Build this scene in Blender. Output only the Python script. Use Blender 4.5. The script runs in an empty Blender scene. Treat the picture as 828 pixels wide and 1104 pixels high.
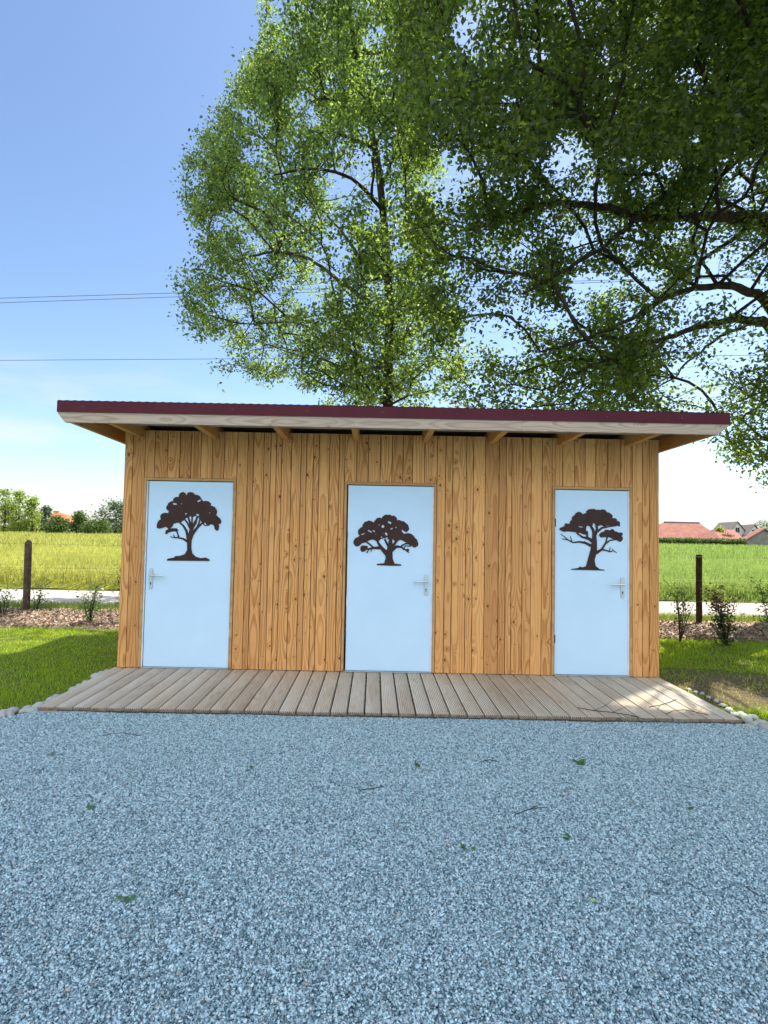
import bpy, math, random
import numpy as np
from mathutils import Vector, Matrix, noise as mnoise

random.seed(7)
RNG = np.random.default_rng(7)
scene = bpy.context.scene
COL = scene.collection
R = math.radians

# ------------------------------------------------------------------ camera
F_PX, PX0, PY0 = 560.0, 404.0, 552.0          # measured on the 828 x 1104 photograph
CAM_H = 1.555
PITCH, ROLL = 0.0375, 0.019
CAM_ROT = Matrix.Rotation(math.pi / 2 + PITCH, 3, 'X') @ Matrix.Rotation(ROLL, 3, 'Z')
cam_data = bpy.data.cameras.new("camera")
cam = bpy.data.objects.new("camera", cam_data)
COL.objects.link(cam)
cam.matrix_world = Matrix.Translation((0, 0, CAM_H)) @ CAM_ROT.to_4x4()
cam_data.sensor_fit = 'AUTO'
cam_data.sensor_width = 36
cam_data.lens = F_PX / 1104 * 36
cam_data.shift_x = (414 - PX0) / 1104
cam_data.clip_start = 0.05
cam_data.clip_end = 3000
scene.camera = cam

# ------------------------------------------------------------------ light
SUN_EL, SUN_AZ = R(58), R(50)                  # azimuth measured from +Y towards +X
SUN_DIR = Vector((math.sin(SUN_AZ) * math.cos(SUN_EL), math.cos(SUN_AZ) * math.cos(SUN_EL), math.sin(SUN_EL)))
SKY_STRENGTH, SUN_STRENGTH, EXPOSURE = 0.125, 5.0, 0.92
sun_data = bpy.data.lights.new("sun", 'SUN')
sun_data.energy = SUN_STRENGTH
sun_data.angle = R(0.53)
sun_data.color = (1.0, 0.93, 0.82)
sun = bpy.data.objects.new("sun", sun_data)
sun.rotation_euler = SUN_DIR.to_track_quat('Z', 'Y').to_euler()
sun.location = (8, 8, 20)
COL.objects.link(sun)

world = bpy.data.worlds.new("World")
scene.world = world
world.use_nodes = True
wn, wl = world.node_tree.nodes, world.node_tree.links
wn.clear()
w_out = wn.new('ShaderNodeOutputWorld')
w_bg = wn.new('ShaderNodeBackground')
w_sky = wn.new('ShaderNodeTexSky')
w_sky.sky_type = 'NISHITA'
w_sky.sun_disc = False
w_sky.sun_elevation = SUN_EL
w_sky.sun_rotation = SUN_AZ
w_sky.altitude = 0
w_sky.air_density = 1.0
w_sky.dust_density = 0.65
w_sky.ozone_density = 3.2
w_bg.inputs['Strength'].default_value = SKY_STRENGTH
# thin veils of high cloud low in the sky
w_tc = wn.new('ShaderNodeTexCoord')
w_map = wn.new('ShaderNodeMapping')
w_map.inputs['Scale'].default_value = (1.6, 1.6, 7.0)
w_noise = wn.new('ShaderNodeTexNoise')
w_noise.inputs['Scale'].default_value = 2.2
w_noise.inputs['Detail'].default_value = 5
w_noise.inputs['Roughness'].default_value = 0.55
w_ramp = wn.new('ShaderNodeMapRange')
w_ramp.interpolation_type = 'SMOOTHSTEP'
w_ramp.inputs['From Min'].default_value = 0.44
w_ramp.inputs['From Max'].default_value = 0.72
w_sep = wn.new('ShaderNodeSeparateXYZ')
w_alt = wn.new('ShaderNodeMapRange')
w_alt.interpolation_type = 'SMOOTHSTEP'
w_alt.inputs['From Min'].default_value = 0.36
w_alt.inputs['From Max'].default_value = 0.02
w_mul = wn.new('ShaderNodeMath'); w_mul.operation = 'MULTIPLY'
w_mul2 = wn.new('ShaderNodeMath'); w_mul2.operation = 'MULTIPLY'
w_mul2.inputs[1].default_value = 0.9
w_mix = wn.new('ShaderNodeMix'); w_mix.data_type = 'RGBA'
w_mix.inputs['B'].default_value = (4.0, 4.15, 4.35, 1)
wl.new(w_tc.outputs['Generated'], w_map.inputs['Vector'])
wl.new(w_map.outputs['Vector'], w_noise.inputs['Vector'])
wl.new(w_noise.outputs['Fac'], w_ramp.inputs['Value'])
wl.new(w_tc.outputs['Generated'], w_sep.inputs['Vector'])
wl.new(w_sep.outputs['Z'], w_alt.inputs['Value'])
wl.new(w_ramp.outputs['Result'], w_mul.inputs[0])
wl.new(w_alt.outputs['Result'], w_mul.inputs[1])
wl.new(w_mul.outputs['Value'], w_mul2.inputs[0])
wl.new(w_mul2.outputs['Value'], w_mix.inputs['Factor'])
wl.new(w_sky.outputs['Color'], w_mix.inputs['A'])
# bright cloud added unseen behind the viewer to lift the fill light
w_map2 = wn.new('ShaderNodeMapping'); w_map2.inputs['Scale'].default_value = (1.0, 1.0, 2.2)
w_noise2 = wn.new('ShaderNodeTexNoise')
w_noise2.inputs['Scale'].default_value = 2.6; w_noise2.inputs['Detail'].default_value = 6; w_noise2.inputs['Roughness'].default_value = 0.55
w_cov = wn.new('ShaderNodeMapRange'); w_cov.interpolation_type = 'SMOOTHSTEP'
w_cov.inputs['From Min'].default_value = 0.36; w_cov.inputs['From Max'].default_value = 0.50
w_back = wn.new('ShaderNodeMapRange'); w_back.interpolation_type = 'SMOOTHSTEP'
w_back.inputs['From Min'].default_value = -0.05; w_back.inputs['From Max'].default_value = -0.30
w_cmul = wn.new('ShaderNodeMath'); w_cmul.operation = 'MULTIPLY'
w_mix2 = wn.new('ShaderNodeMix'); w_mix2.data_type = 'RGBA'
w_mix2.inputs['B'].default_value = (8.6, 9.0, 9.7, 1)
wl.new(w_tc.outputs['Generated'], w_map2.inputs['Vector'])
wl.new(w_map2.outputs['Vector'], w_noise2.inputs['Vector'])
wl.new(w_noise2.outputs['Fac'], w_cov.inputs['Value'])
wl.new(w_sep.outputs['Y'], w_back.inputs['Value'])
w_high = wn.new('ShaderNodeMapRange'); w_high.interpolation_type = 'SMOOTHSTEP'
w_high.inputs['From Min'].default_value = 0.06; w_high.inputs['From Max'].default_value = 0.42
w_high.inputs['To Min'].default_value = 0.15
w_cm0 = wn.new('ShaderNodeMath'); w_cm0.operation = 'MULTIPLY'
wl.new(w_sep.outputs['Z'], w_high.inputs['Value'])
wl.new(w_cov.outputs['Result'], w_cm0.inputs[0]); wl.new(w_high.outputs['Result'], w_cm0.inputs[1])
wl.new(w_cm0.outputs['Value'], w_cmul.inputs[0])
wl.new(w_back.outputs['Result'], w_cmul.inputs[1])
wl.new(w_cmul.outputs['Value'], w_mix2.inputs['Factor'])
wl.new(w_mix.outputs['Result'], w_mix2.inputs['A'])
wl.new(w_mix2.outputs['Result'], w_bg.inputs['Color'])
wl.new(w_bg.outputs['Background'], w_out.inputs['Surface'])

vs = scene.view_settings
scene.display_settings.display_device = 'sRGB'
vs.view_transform = 'Standard'
vs.look = 'None'
vs.gamma = 1.0
vs.use_curve_mapping = False
vs.exposure = EXPOSURE
scene.render.engine = 'CYCLES'
cy = scene.cycles
cy.use_denoising = True
cy.max_bounces = 10
cy.diffuse_bounces = 5
cy.glossy_bounces = 3
cy.transmission_bounces = 6
cy.transparent_max_bounces = 8
cy.caustics_reflective = False
cy.caustics_refractive = False
cy.sample_clamp_indirect = 6.0

# ------------------------------------------------------------------ helpers
def at(px, py, Y):
    """photo pixel -> world point on the plane at depth Y"""
    d = CAM_ROT @ Vector(((px - PX0) / F_PX, -(py - PY0) / F_PX, -1.0))
    return Vector((d.x * Y / d.y, Y, CAM_H + d.z * Y / d.y))

def atz(px, py, z):
    """photo pixel -> world point on the level z"""
    d = CAM_ROT @ Vector(((px - PX0) / F_PX, -(py - PY0) / F_PX, -1.0))
    t = (z - CAM_H) / d.z
    return Vector((d.x * t, d.y * t, z))

_CI = np.array(CAM_ROT.inverted())
def project(P):
    """n x 3 world points -> n x 2 photo pixels (depth <= 0 gives far off)"""
    q = (np.asarray(P) - np.array([0, 0, CAM_H])) @ _CI.T
    w = np.where(q[:, 2] < -0.05, -q[:, 2], 1e-6)
    return np.stack([PX0 + F_PX * q[:, 0] / w, PY0 - F_PX * q[:, 1] / w], 1)

def inside(poly, P):
    poly = np.asarray(poly, float)
    x, y = P[:, 0], P[:, 1]
    c = np.zeros(len(P), bool)
    n = len(poly)
    for i in range(n):
        x0, y0 = poly[i]; x1, y1 = poly[(i + 1) % n]
        if y0 == y1: continue
        hit = ((y0 > y) != (y1 > y)) & (x < (x1 - x0) * (y - y0) / (y1 - y0) + x0)
        c ^= hit
    return c

def tag(o, label=None, cat=None, group=None, kind=None):
    if label: o['label'] = label
    if cat: o['category'] = cat
    if group: o['group'] = group
    if kind: o['kind'] = kind
    return o

def thing(name, loc, label, cat, group=None, kind=None):
    o = bpy.data.objects.new(name, None)
    COL.objects.link(o)
    o.location = loc
    o.empty_display_size = 0.1
    return tag(o, label, cat, group, kind)

class MB:
    """mesh builder in world coordinates; build() moves it to its parent's frame"""
    def __init__(self):
        self.v, self.f, self.m, self.a = [], [], [], []
        self.mat = 0
        self.attr = (0.5, 0.0, 0.0)
    def vert(self, p, a=None):
        self.v.append((p[0], p[1], p[2])); self.a.append(a or self.attr)
        return len(self.v) - 1
    def face(self, idx):
        self.f.append(tuple(idx)); self.m.append(self.mat)
    def box(self, x0, x1, y0, y1, z0, z1, along=None, bid=None, dz=(0, 0, 0, 0)):
        """dz: lift of the corners (x0y0, x1y0, x1y1, x0y1)"""
        b = random.random() if bid is None else bid
        ids = []
        for z in (z0, z1):
            for k, (x, y) in enumerate(((x0, y0), (x1, y0), (x1, y1), (x0, y1))):
                if along == 'z': a = (b, (x if (x1 - x0) >= (y1 - y0) else y) , z)
                elif along == 'x': a = (b, z + (y - y0), x)
                elif along == 'y': a = (b, x + (z - z0), y)
                else: a = (b, x, y)
                ids.append(self.vert((x, y, z + dz[k]), a))
        i = ids
        for q in ((0, 3, 2, 1), (4, 5, 6, 7), (0, 1, 5, 4), (1, 2, 6, 5), (2, 3, 7, 6), (3, 0, 4, 7)):
            self.face([i[k] for k in q])
    def tube(self, pts, rad, n=8, cap=True):
        pts = [Vector(p) for p in pts]
        if not hasattr(rad, '__len__'): rad = [rad] * len(pts)
        rings = []
        ref = None
        for k, p in enumerate(pts):
            t = (pts[min(k + 1, len(pts) - 1)] - pts[max(k - 1, 0)])
            if t.length < 1e-9: t = Vector((0, 0, 1))
            t.normalize()
            if ref is None:
                ref = Vector((1, 0, 0)) if abs(t.x) < 0.8 else Vector((0, 1, 0))
            u = (ref - t * ref.dot(t))
            if u.length < 1e-6: u = t.orthogonal()
            u.normalize(); ref = u
            w = t.cross(u)
            ring = []
            for j in range(n):
                an = 2 * math.pi * j / n
                ring.append(self.vert(p + (u * math.cos(an) + w * math.sin(an)) * rad[k], (self.attr[0], j / n, k * 0.1)))
            rings.append(ring)
        for a, b in zip(rings, rings[1:]):
            for j in range(n):
                self.face((a[j], a[(j + 1) % n], b[(j + 1) % n], b[j]))
        if cap:
            self.face(rings[0][::-1]); self.face(rings[-1])
    def prism(self, poly, y0, y1):
        """poly in (x, z), extruded from y0 (front) to y1"""
        a = [self.vert((x, y0, z), (self.attr[0], x, z)) for x, z in poly]
        b = [self.vert((x, y1, z), (self.attr[0], x, z)) for x, z in poly]
        n = len(poly)
        self.face(a); self.face(b[::-1])
        for j in range(n):
            self.face((a[j], b[j], b[(j + 1) % n], a[(j + 1) % n]))
    def build(self, name, mats, parent=None, smooth=False, bevel=0.0):
        if not isinstance(mats, (list, tuple)): mats = [mats]
        org = Vector((0, 0, 0))
        q = parent
        while q is not None:
            org += Vector(q.location); q = q.parent
        me = bpy.data.meshes.new(name)
        me.from_pydata([(v[0] - org.x, v[1] - org.y, v[2] - org.z) for v in self.v], [], self.f)
        for m in mats: me.materials.append(m)
        me.polygons.foreach_set('material_index', self.m)
        A = np.array(self.a, dtype=np.float32)
        for k, nm in enumerate(('bid', 'u', 'v')):
            at_ = me.attributes.new(nm, 'FLOAT', 'POINT')
            at_.data.foreach_set('value', np.ascontiguousarray(A[:, k]))
        if smooth: me.polygons.foreach_set('use_smooth', [True] * len(me.polygons))
        me.validate(); me.update()
        o = bpy.data.objects.new(name, me)
        COL.objects.link(o)
        if parent: o.parent = parent
        if bevel:
            md = o.modifiers.new('bevel', 'BEVEL'); md.width = bevel; md.segments = 2; md.limit_method = 'ANGLE'
        return o

def bulk(name, V, F, mats, parent=None, attrs=None, smooth=False, matidx=None):
    """V n x 3, F m x k (all faces with k corners), attrs {name: n values on points}"""
    V = np.asarray(V, np.float32); F = np.asarray(F, np.int32)
    org = np.zeros(3, np.float32)
    q = parent
    while q is not None:
        org += np.array(q.location, np.float32); q = q.parent
    V = V - org
    me = bpy.data.meshes.new(name)
    k = F.shape[1]
    me.vertices.add(len(V)); me.vertices.foreach_set('co', V.ravel())
    me.loops.add(F.size); me.loops.foreach_set('vertex_index', F.ravel())
    me.polygons.add(len(F))
    me.polygons.foreach_set('loop_start', np.arange(0, F.size, k, dtype=np.int32))
    me.polygons.foreach_set('loop_total', np.full(len(F), k, np.int32))
    if not isinstance(mats, (list, tuple)): mats = [mats]
    for m in mats: me.materials.append(m)
    if matidx is not None: me.polygons.foreach_set('material_index', np.asarray(matidx, np.int32))
    if smooth: me.polygons.foreach_set('use_smooth', np.ones(len(F), bool))
    for nm, val in (attrs or {}).items():
        a = me.attributes.new(nm, 'FLOAT', 'POINT')
        a.data.foreach_set('value', np.asarray(val, np.float32))
    me.update(calc_edges=True)
    o = bpy.data.objects.new(name, me)
    COL.objects.link(o)
    if parent: o.parent = parent
    return o

# ------------------------------------------------------------------ node helper
class G:
    def __init__(self, name):
        self.mat = bpy.data.materials.new(name)
        self.mat.use_nodes = True
        self.t = self.mat.node_tree
        self.t.nodes.clear()
        self.out = self.t.nodes.new('ShaderNodeOutputMaterial')
    def n(self, kind, **kw):
        nd = self.t.nodes.new(kind)
        for k, v in kw.items(): setattr(nd, k, v)
        return nd
    def put(self, sock, val):
        if hasattr(val, 'is_output'): self.t.links.new(val, sock)
        elif val is not None:
            if sock.type == 'RGBA' and len(val) == 3: val = (*val, 1)
            sock.default_value = val
    def math(self, op, a, b=None, c=None, clamp=False):
        nd = self.n('ShaderNodeMath', operation=op, use_clamp=clamp)
        self.put(nd.inputs[0], a)
        if b is not None: self.put(nd.inputs[1], b)
        if c is not None: self.put(nd.inputs[2], c)
        return nd.outputs[0]
    def mix(self, f, a, b, blend='MIX'):
        nd = self.n('ShaderNodeMix', data_type='RGBA', blend_type=blend)
        self.put(nd.inputs['Factor'], f); self.put(nd.inputs['A'], a); self.put(nd.inputs['B'], b)
        return nd.outputs['Result']
    def rng(self, v, a, b, c=0.0, d=1.0, smooth=True):
        nd = self.n('ShaderNodeMapRange')
        nd.interpolation_type = 'SMOOTHSTEP' if smooth else 'LINEAR'
        self.put(nd.inputs['Value'], v)
        for s, x in (('From Min', a), ('From Max', b), ('To Min', c), ('To Max', d)): self.put(nd.inputs[s], x)
        return nd.outputs['Result']
    def attr(self, nm):
        return self.n('ShaderNodeAttribute', attribute_name=nm).outputs['Fac']
    def vec(self, x, y, z):
        nd = self.n('ShaderNodeCombineXYZ')
        for s, v in zip(nd.inputs, (x, y, z)): self.put(s, v)
        return nd.outputs[0]
    def pos(self):
        return self.n('ShaderNodeNewGeometry').outputs['Position']
    def obj(self):
        return self.n('ShaderNodeTexCoord').outputs['Object']
    def scale(self, v, s):
        nd = self.n('ShaderNodeMapping'); self.put(nd.inputs['Vector'], v)
        nd.inputs['Scale'].default_value = s
        return nd.outputs[0]
    def noise(self, v, s, detail=3, rough=0.5, dist=0.0, col=False):
        nd = self.n('ShaderNodeTexNoise')
        self.put(nd.inputs['Vector'], v); self.put(nd.inputs['Scale'], s)
        nd.inputs['Detail'].default_value = detail; nd.inputs['Roughness'].default_value = rough
        nd.inputs['Distortion'].default_value = dist
        return nd.outputs['Color' if col else 'Fac']
    def voro(self, v, s, feature='F1', out='Distance', rnd=1.0):
        nd = self.n('ShaderNodeTexVoronoi', feature=feature)
        self.put(nd.inputs['Vector'], v); self.put(nd.inputs['Scale'], s)
        nd.inputs['Randomness'].default_value = rnd
        return nd.outputs[out]
    def bump(self, h, strength, dist=0.01):
        nd = self.n('ShaderNodeBump')
        nd.inputs['Strength'].default_value = strength; nd.inputs['Distance'].default_value = dist
        self.put(nd.inputs['Height'], h)
        return nd.outputs[0]
    def principled(self, col, rough=0.7, spec=0.3, metal=0.0, normal=None, **kw):
        nd = self.n('ShaderNodeBsdfPrincipled')
        self.put(nd.inputs['Base Color'], col); self.put(nd.inputs['Roughness'], rough)
        self.put(nd.inputs['Metallic'], metal); self.put(nd.inputs['Specular IOR Level'], spec)
        if normal is not None: self.put(nd.inputs['Normal'], normal)
        self.t.links.new(nd.outputs[0], self.out.inputs['Surface'])
        return self.mat

def plain(name, col, rough=0.6, metal=0.0, spec=0.3, var=0.12, scale=6.0):
    g = G(name)
    nz = g.noise(g.obj(), scale, 5, 0.6)
    c = g.mix(g.rng(nz, 0.3, 0.7), tuple(x * (1 - var) for x in col), tuple(min(1, x * (1 + var)) for x in col))
    return g.principled(c, rough, spec, metal, g.bump(g.noise(g.obj(), scale * 30, 3), 0.08, 0.003))

def wood(name, pale, mid, dark, knot_col, ring=0.011, knots=1.0, weather=0.0, groove=None, sheltered=None, grey=(0.4, 0.38, 0.36), contrast=1.0, boardvar=0.35):
    """flat-sawn plank: growth rings cut by the board face (cathedral arches), knots, tone per board"""
    g = G(name)
    b, u, v = g.attr('bid'), g.attr('u'), g.attr('v')
    off = g.math('MULTIPLY', b, 61.0)
    # knots
    kv = g.vec(g.math('MULTIPLY', g.math('ADD', u, off), 10.0), g.math('MULTIPLY', g.math('ADD', v, off), 7.0), off)
    kn = g.n('ShaderNodeTexVoronoi', feature='F1'); kn.voronoi_dimensions = '2D'
    g.put(kn.inputs['Vector'], kv); kn.inputs['Scale'].default_value = 1.0
    kd, kc = kn.outputs['Distance'], kn.outputs['Color']
    sepc = g.n('ShaderNodeSeparateColor'); g.put(sepc.inputs[0], kc)
    kr = sepc.outputs[0]
    # only some of the cells carry a knot, small or large
    on = g.math('GREATER_THAN', kr, 1.0 - 0.36 * knots)
    size = g.math('MULTIPLY_ADD', g.math('POWER', sepc.outputs[1], 2.5), 0.13, 0.04)
    knot = g.math('MULTIPLY', on, g.rng(kd, size, g.math('MULTIPLY', size, 0.4)))
    halo = g.math('MULTIPLY', on, g.rng(kd, g.math('MULTIPLY', size, 4.0), 0.0))
    # rings
    wob = g.noise(g.vec(g.math('MULTIPLY', u, 4.0), g.math('MULTIPLY', v, 1.1), off), 1.0, 3, 0.5)
    cx = g.math('MULTIPLY', g.math('SUBTRACT', g.noise(g.vec(off, g.math('MULTIPLY', v, 0.25), 3.0), 1.0, 1), 0.5), 0.16)
    phase = g.math('MULTIPLY', b, 17.0)
    bu = g.math('ADD', g.math('SUBTRACT', u, cx), 0.0)
    local = g.math('SUBTRACT', g.math('FRACT', g.math('ADD', g.math('MULTIPLY', bu, 7.3), phase)), 0.5)
    d = g.math('ADD', g.math('MULTIPLY', local, 0.13), cx)
    depth = g.math('MULTIPLY_ADD', g.noise(g.vec(off, g.math('MULTIPLY', v, 0.9), 9.0), 1.0, 2), 0.16, -0.02)
    rr = g.math('SQRT', g.math('ADD', g.math('MULTIPLY', d, d), g.math('MULTIPLY', depth, depth)))
    rr = g.math('ADD', rr, g.math('MULTIPLY', wob, 0.022))
    rr = g.math('ADD', rr, g.math('MULTIPLY', halo, 0.018))
    fr = g.math('FRACT', g.math('DIVIDE', rr, ring))
    late = g.math('MULTIPLY', g.rng(fr, 0.35, 0.9), g.rng(fr, 1.0, 0.93))
    fine = g.noise(g.vec(g.math('MULTIPLY', u, 260.0), g.math('MULTIPLY', v, 5.0), off), 1.0, 3, 0.6)
    blot = g.noise(g.vec(g.math('MULTIPLY', u, 6.0), g.math('MULTIPLY', v, 1.6), off), 1.0, 3, 0.6)
    c = g.mix(g.math('MULTIPLY', late, 0.62 * contrast), pale, mid)
    c = g.mix(g.math('MULTIPLY', g.rng(fine, 0.45, 0.75), 0.35), c, dark)
    c = g.mix(g.math('MULTIPLY', g.rng(blot, 0.5, 0.8), 0.4), c, mid)
    b2 = g.math('FRACT', g.math('MULTIPLY', b, 7.77))
    c = g.mix(g.math('MULTIPLY', g.rng(b2, 0.35, 1.0, smooth=False), boardvar), c, dark)
    b3 = g.math('FRACT', g.math('MULTIPLY', b, 23.17))
    c = g.mix(g.math('MULTIPLY', g.rng(b3, 0.6, 1.0, smooth=False), boardvar), c, tuple(min(1.0, x * 1.25) for x in pale))
    c = g.mix(g.math('MULTIPLY', halo, 0.4), c, mid)
    c = g.mix(g.math('MULTIPLY', knot, 0.85), c, knot_col)
    if weather:
        w = g.noise(g.vec(g.math('MULTIPLY', u, 3.0), g.math('MULTIPLY', v, 0.8), off), 1.6, 4, 0.6)
        wf = g.math('MULTIPLY', g.rng(w, 0.25, 0.7), weather)
        if sheltered: wf = g.math('MULTIPLY', wf, g.rng(g.math('ADD', v, g.math('MULTIPLY', w, 0.5)), sheltered[0], sheltered[1], 1.0, 0.25))
        c = g.mix(wf, c, g.mix(fine, tuple(x * 0.8 for x in grey), tuple(min(1, x * 1.2) for x in grey)))
    if groove:
        fr2 = g.math('FRACT', g.math('DIVIDE', u, groove))
        gm = g.math('MULTIPLY', g.rng(fr2, 0.50, 0.62), g.rng(fr2, 1.0, 0.94))
        c = g.mix(g.math('MULTIPLY', gm, 0.62), c, tuple(x * 0.32 for x in dark))
    h = g.math('ADD', g.math('MULTIPLY', late, 0.5), g.math('MULTIPLY', fine, 0.5))
    return g.principled(c, 0.72, 0.2, 0.0, g.bump(h, 0.25, 0.002))

def leaf_mat(name, front, back, trans=0.45, gloss=0.08, var=0.35, hue=None):
    g = G(name)
    b = g.attr('bid')
    f0 = tuple(x * (1 - var) for x in front); f1 = tuple(x * (1 + var) for x in front)
    c = g.mix(b, f0, f1)
    t0 = tuple(x * (1 - var) for x in back); t1 = tuple(x * (1 + var) for x in back)
    if hue: t1 = hue
    tc = g.mix(b, t0, t1)
    df = g.n('ShaderNodeBsdfDiffuse'); g.put(df.inputs['Color'], c)
    tr = g.n('ShaderNodeBsdfTranslucent'); g.put(tr.inputs['Color'], tc)
    gl = g.n('ShaderNodeBsdfGlossy'); gl.inputs['Roughness'].default_value = 0.38
    m1 = g.n('ShaderNodeMixShader'); m1.inputs[0].default_value = trans
    m2 = g.n('ShaderNodeMixShader'); m2.inputs[0].default_value = gloss
    L = g.t.links
    L.new(df.outputs[0], m1.inputs[1]); L.new(tr.outputs[0], m1.inputs[2])
    L.new(m1.outputs[0], m2.inputs[1]); L.new(gl.outputs[0], m2.inputs[2])
    L.new(m2.outputs[0], g.out.inputs['Surface'])
    return g.mat

# ------------------------------------------------------------------ materials
M = {}
M['larch'] = wood('larch_cladding', (0.76, 0.40, 0.145), (0.48, 0.195, 0.058), (0.28, 0.105, 0.034), (0.06, 0.02, 0.008), ring=0.018, boardvar=0.45, contrast=1.45)
M['rafter'] = wood('rafter_wood', (0.66, 0.36, 0.12), (0.46, 0.22, 0.07), (0.4, 0.18, 0.06), (0.1, 0.04, 0.02), knots=0.5)
M['fascia'] = wood('fascia_wood', (0.52, 0.40, 0.30), (0.28, 0.20, 0.145), (0.28, 0.205, 0.15), (0.16, 0.10, 0.07), ring=0.014, knots=0.5,
                   weather=0.4, grey=(0.43, 0.37, 0.31), boardvar=0.1, contrast=1.2)
M['decking'] = wood('decking_wood', (0.74, 0.645, 0.50), (0.50, 0.395, 0.28), (0.30, 0.22, 0.15), (0.10, 0.06, 0.04), ring=0.016, knots=0.35,
                    weather=0.75, groove=(7.0 / 41) if False else 0.0158, sheltered=(5.35, 5.95), grey=(0.76, 0.73, 0.645), boardvar=0.35, contrast=1.0)
M['end_grain'] = plain('deck_end_grain', (0.20, 0.155, 0.115), 0.9, 0, 0.1, 0.4, 30.0)
M['frame_wood'] = wood('door_frame_wood', (0.55, 0.33, 0.14), (0.40, 0.20, 0.08), (0.32, 0.15, 0.06), (0.1, 0.04, 0.02), knots=0.3)
M['membrane'] = plain('dark_membrane', (0.025, 0.022, 0.02), 0.9)
M['soffit'] = plain('dark_soffit_board', (0.15, 0.10, 0.065), 0.85)  # even dark brown for roof underside, barge boards and joists
M['maroon'] = plain('maroon_sheet_steel', (0.085, 0.012, 0.022), 0.6, 0.0, 0.2, 0.08)
M['screw'] = plain('screw_steel', (0.12, 0.05, 0.055), 0.4, 0.6)
M['galv'] = plain('galvanised_steel', (0.38, 0.38, 0.38), 0.5, 0.6)
M['door'] = plain('door_paint', (0.57, 0.77, 0.94), 0.42, 0.0, 0.4, 0.025, 2.0)
M['door_edge'] = plain('door_edge_white', (0.72, 0.74, 0.76), 0.5)
M['emblem'] = plain('brown_cut_steel', (0.042, 0.017, 0.012), 0.55, 0.0, 0.3, 0.2)
M['alu'] = plain('brushed_aluminium', (0.62, 0.66, 0.66), 0.35, 0.85)
M['black'] = plain('black_iron', (0.02, 0.018, 0.016), 0.5)
M['bark'] = plain('bark', (0.055, 0.043, 0.032), 0.95, 0, 0.1, 0.45, 9.0)
M['bark_pale'] = plain('bark_grey_brown', (0.075, 0.06, 0.045), 0.95, 0, 0.1, 0.45, 9.0)
M['post'] = plain('weathered_post', (0.10, 0.07, 0.05), 0.9, 0, 0.1, 0.35, 14.0)
M['post_backlit'] = plain('backlit_post', (0.045, 0.03, 0.018), 0.9, 0, 0.1, 0.35, 14.0)  # darkened post colour, the backlit shade is put into the tone
M['wire'] = plain('fence_wire_steel', (0.20, 0.20, 0.19), 0.5, 0.5)
M['cable'] = plain('cable_sheath', (0.06, 0.07, 0.09), 0.7)
M['leaf_a'] = leaf_mat('tall_tree_leaf', (0.030, 0.060, 0.015), (0.12, 0.29, 0.045), 0.54, 0.05, 0.5, (0.54, 0.74, 0.12))
M['leaf_b'] = leaf_mat('spreading_tree_leaf', (0.024, 0.046, 0.012), (0.16, 0.33, 0.035), 0.54, 0.045, 0.4, (0.52, 0.68, 0.08))
M['grass'] = leaf_mat('grass_blade', (0.11, 0.22, 0.010), (0.80, 0.92, 0.04), 0.50, 0.03, 0.35)
M['verge'] = leaf_mat('verge_blade', (0.20, 0.25, 0.045), (0.40, 0.48, 0.06), 0.35, 0.03, 0.35)
M['crop_y'] = leaf_mat('barley_blade', (0.32, 0.33, 0.085), (0.54, 0.56, 0.13), 0.35, 0.02, 0.45)
M['crop_g'] = leaf_mat('barley_blade_green', (0.20, 0.28, 0.07), (0.36, 0.49, 0.11), 0.35, 0.02, 0.4)
M['shrub_leaf'] = leaf_mat('shrub_leaf', (0.04, 0.065, 0.022), (0.13, 0.19, 0.03), 0.35, 0.06, 0.4)
M['shrub_pale'] = leaf_mat('young_shrub_leaf', (0.07, 0.13, 0.035), (0.2, 0.33, 0.06), 0.4, 0.06, 0.35)
M['shrub_red'] = leaf_mat('reddish_shrub_leaf', (0.12, 0.055, 0.02), (0.38, 0.15, 0.03), 0.4, 0.06, 0.4)
M['stem'] = plain('shrub_stem', (0.05, 0.035, 0.025), 0.9)

g = G('gravel_bed'); p = g.pos()
vd = g.voro(p, 95.0); vc = g.n('ShaderNodeSeparateColor'); g.put(vc.inputs[0], g.voro(p, 95.0, out='Color'))
c = g.mix(vc.outputs[0], (0.18, 0.27, 0.32), (0.50, 0.66, 0.72))
c = g.mix(g.rng(vd, 0.45, 0.75), c, (0.07, 0.105, 0.13))
M['gravel_bed'] = g.principled(c, 0.85, 0.2, 0, g.bump(g.math('SUBTRACT', 1.0, vd), 0.8, 0.008))
g = G('gravel_chip'); b = g.attr('bid')
c = g.mix(g.rng(b, 0.0, 1.0, smooth=False), (0.055, 0.12, 0.155), (0.66, 0.89, 0.96))
c = g.mix(g.rng(g.math('FRACT', g.math('MULTIPLY', b, 53.0)), 0.93, 0.97), c, (0.66, 0.69, 0.70))
c = g.mix(g.rng(g.math('FRACT', g.math('MULTIPLY', b, 91.0)), 0.988, 0.992), c, (0.40, 0.33, 0.28))
c = g.mix(g.math('MULTIPLY', g.rng(g.noise(g.pos(), 240.0, 2), 0.4, 0.7), 0.3), c, (0.2, 0.26, 0.3))
M['chip'] = g.principled(c, 0.7, 0.3)

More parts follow.
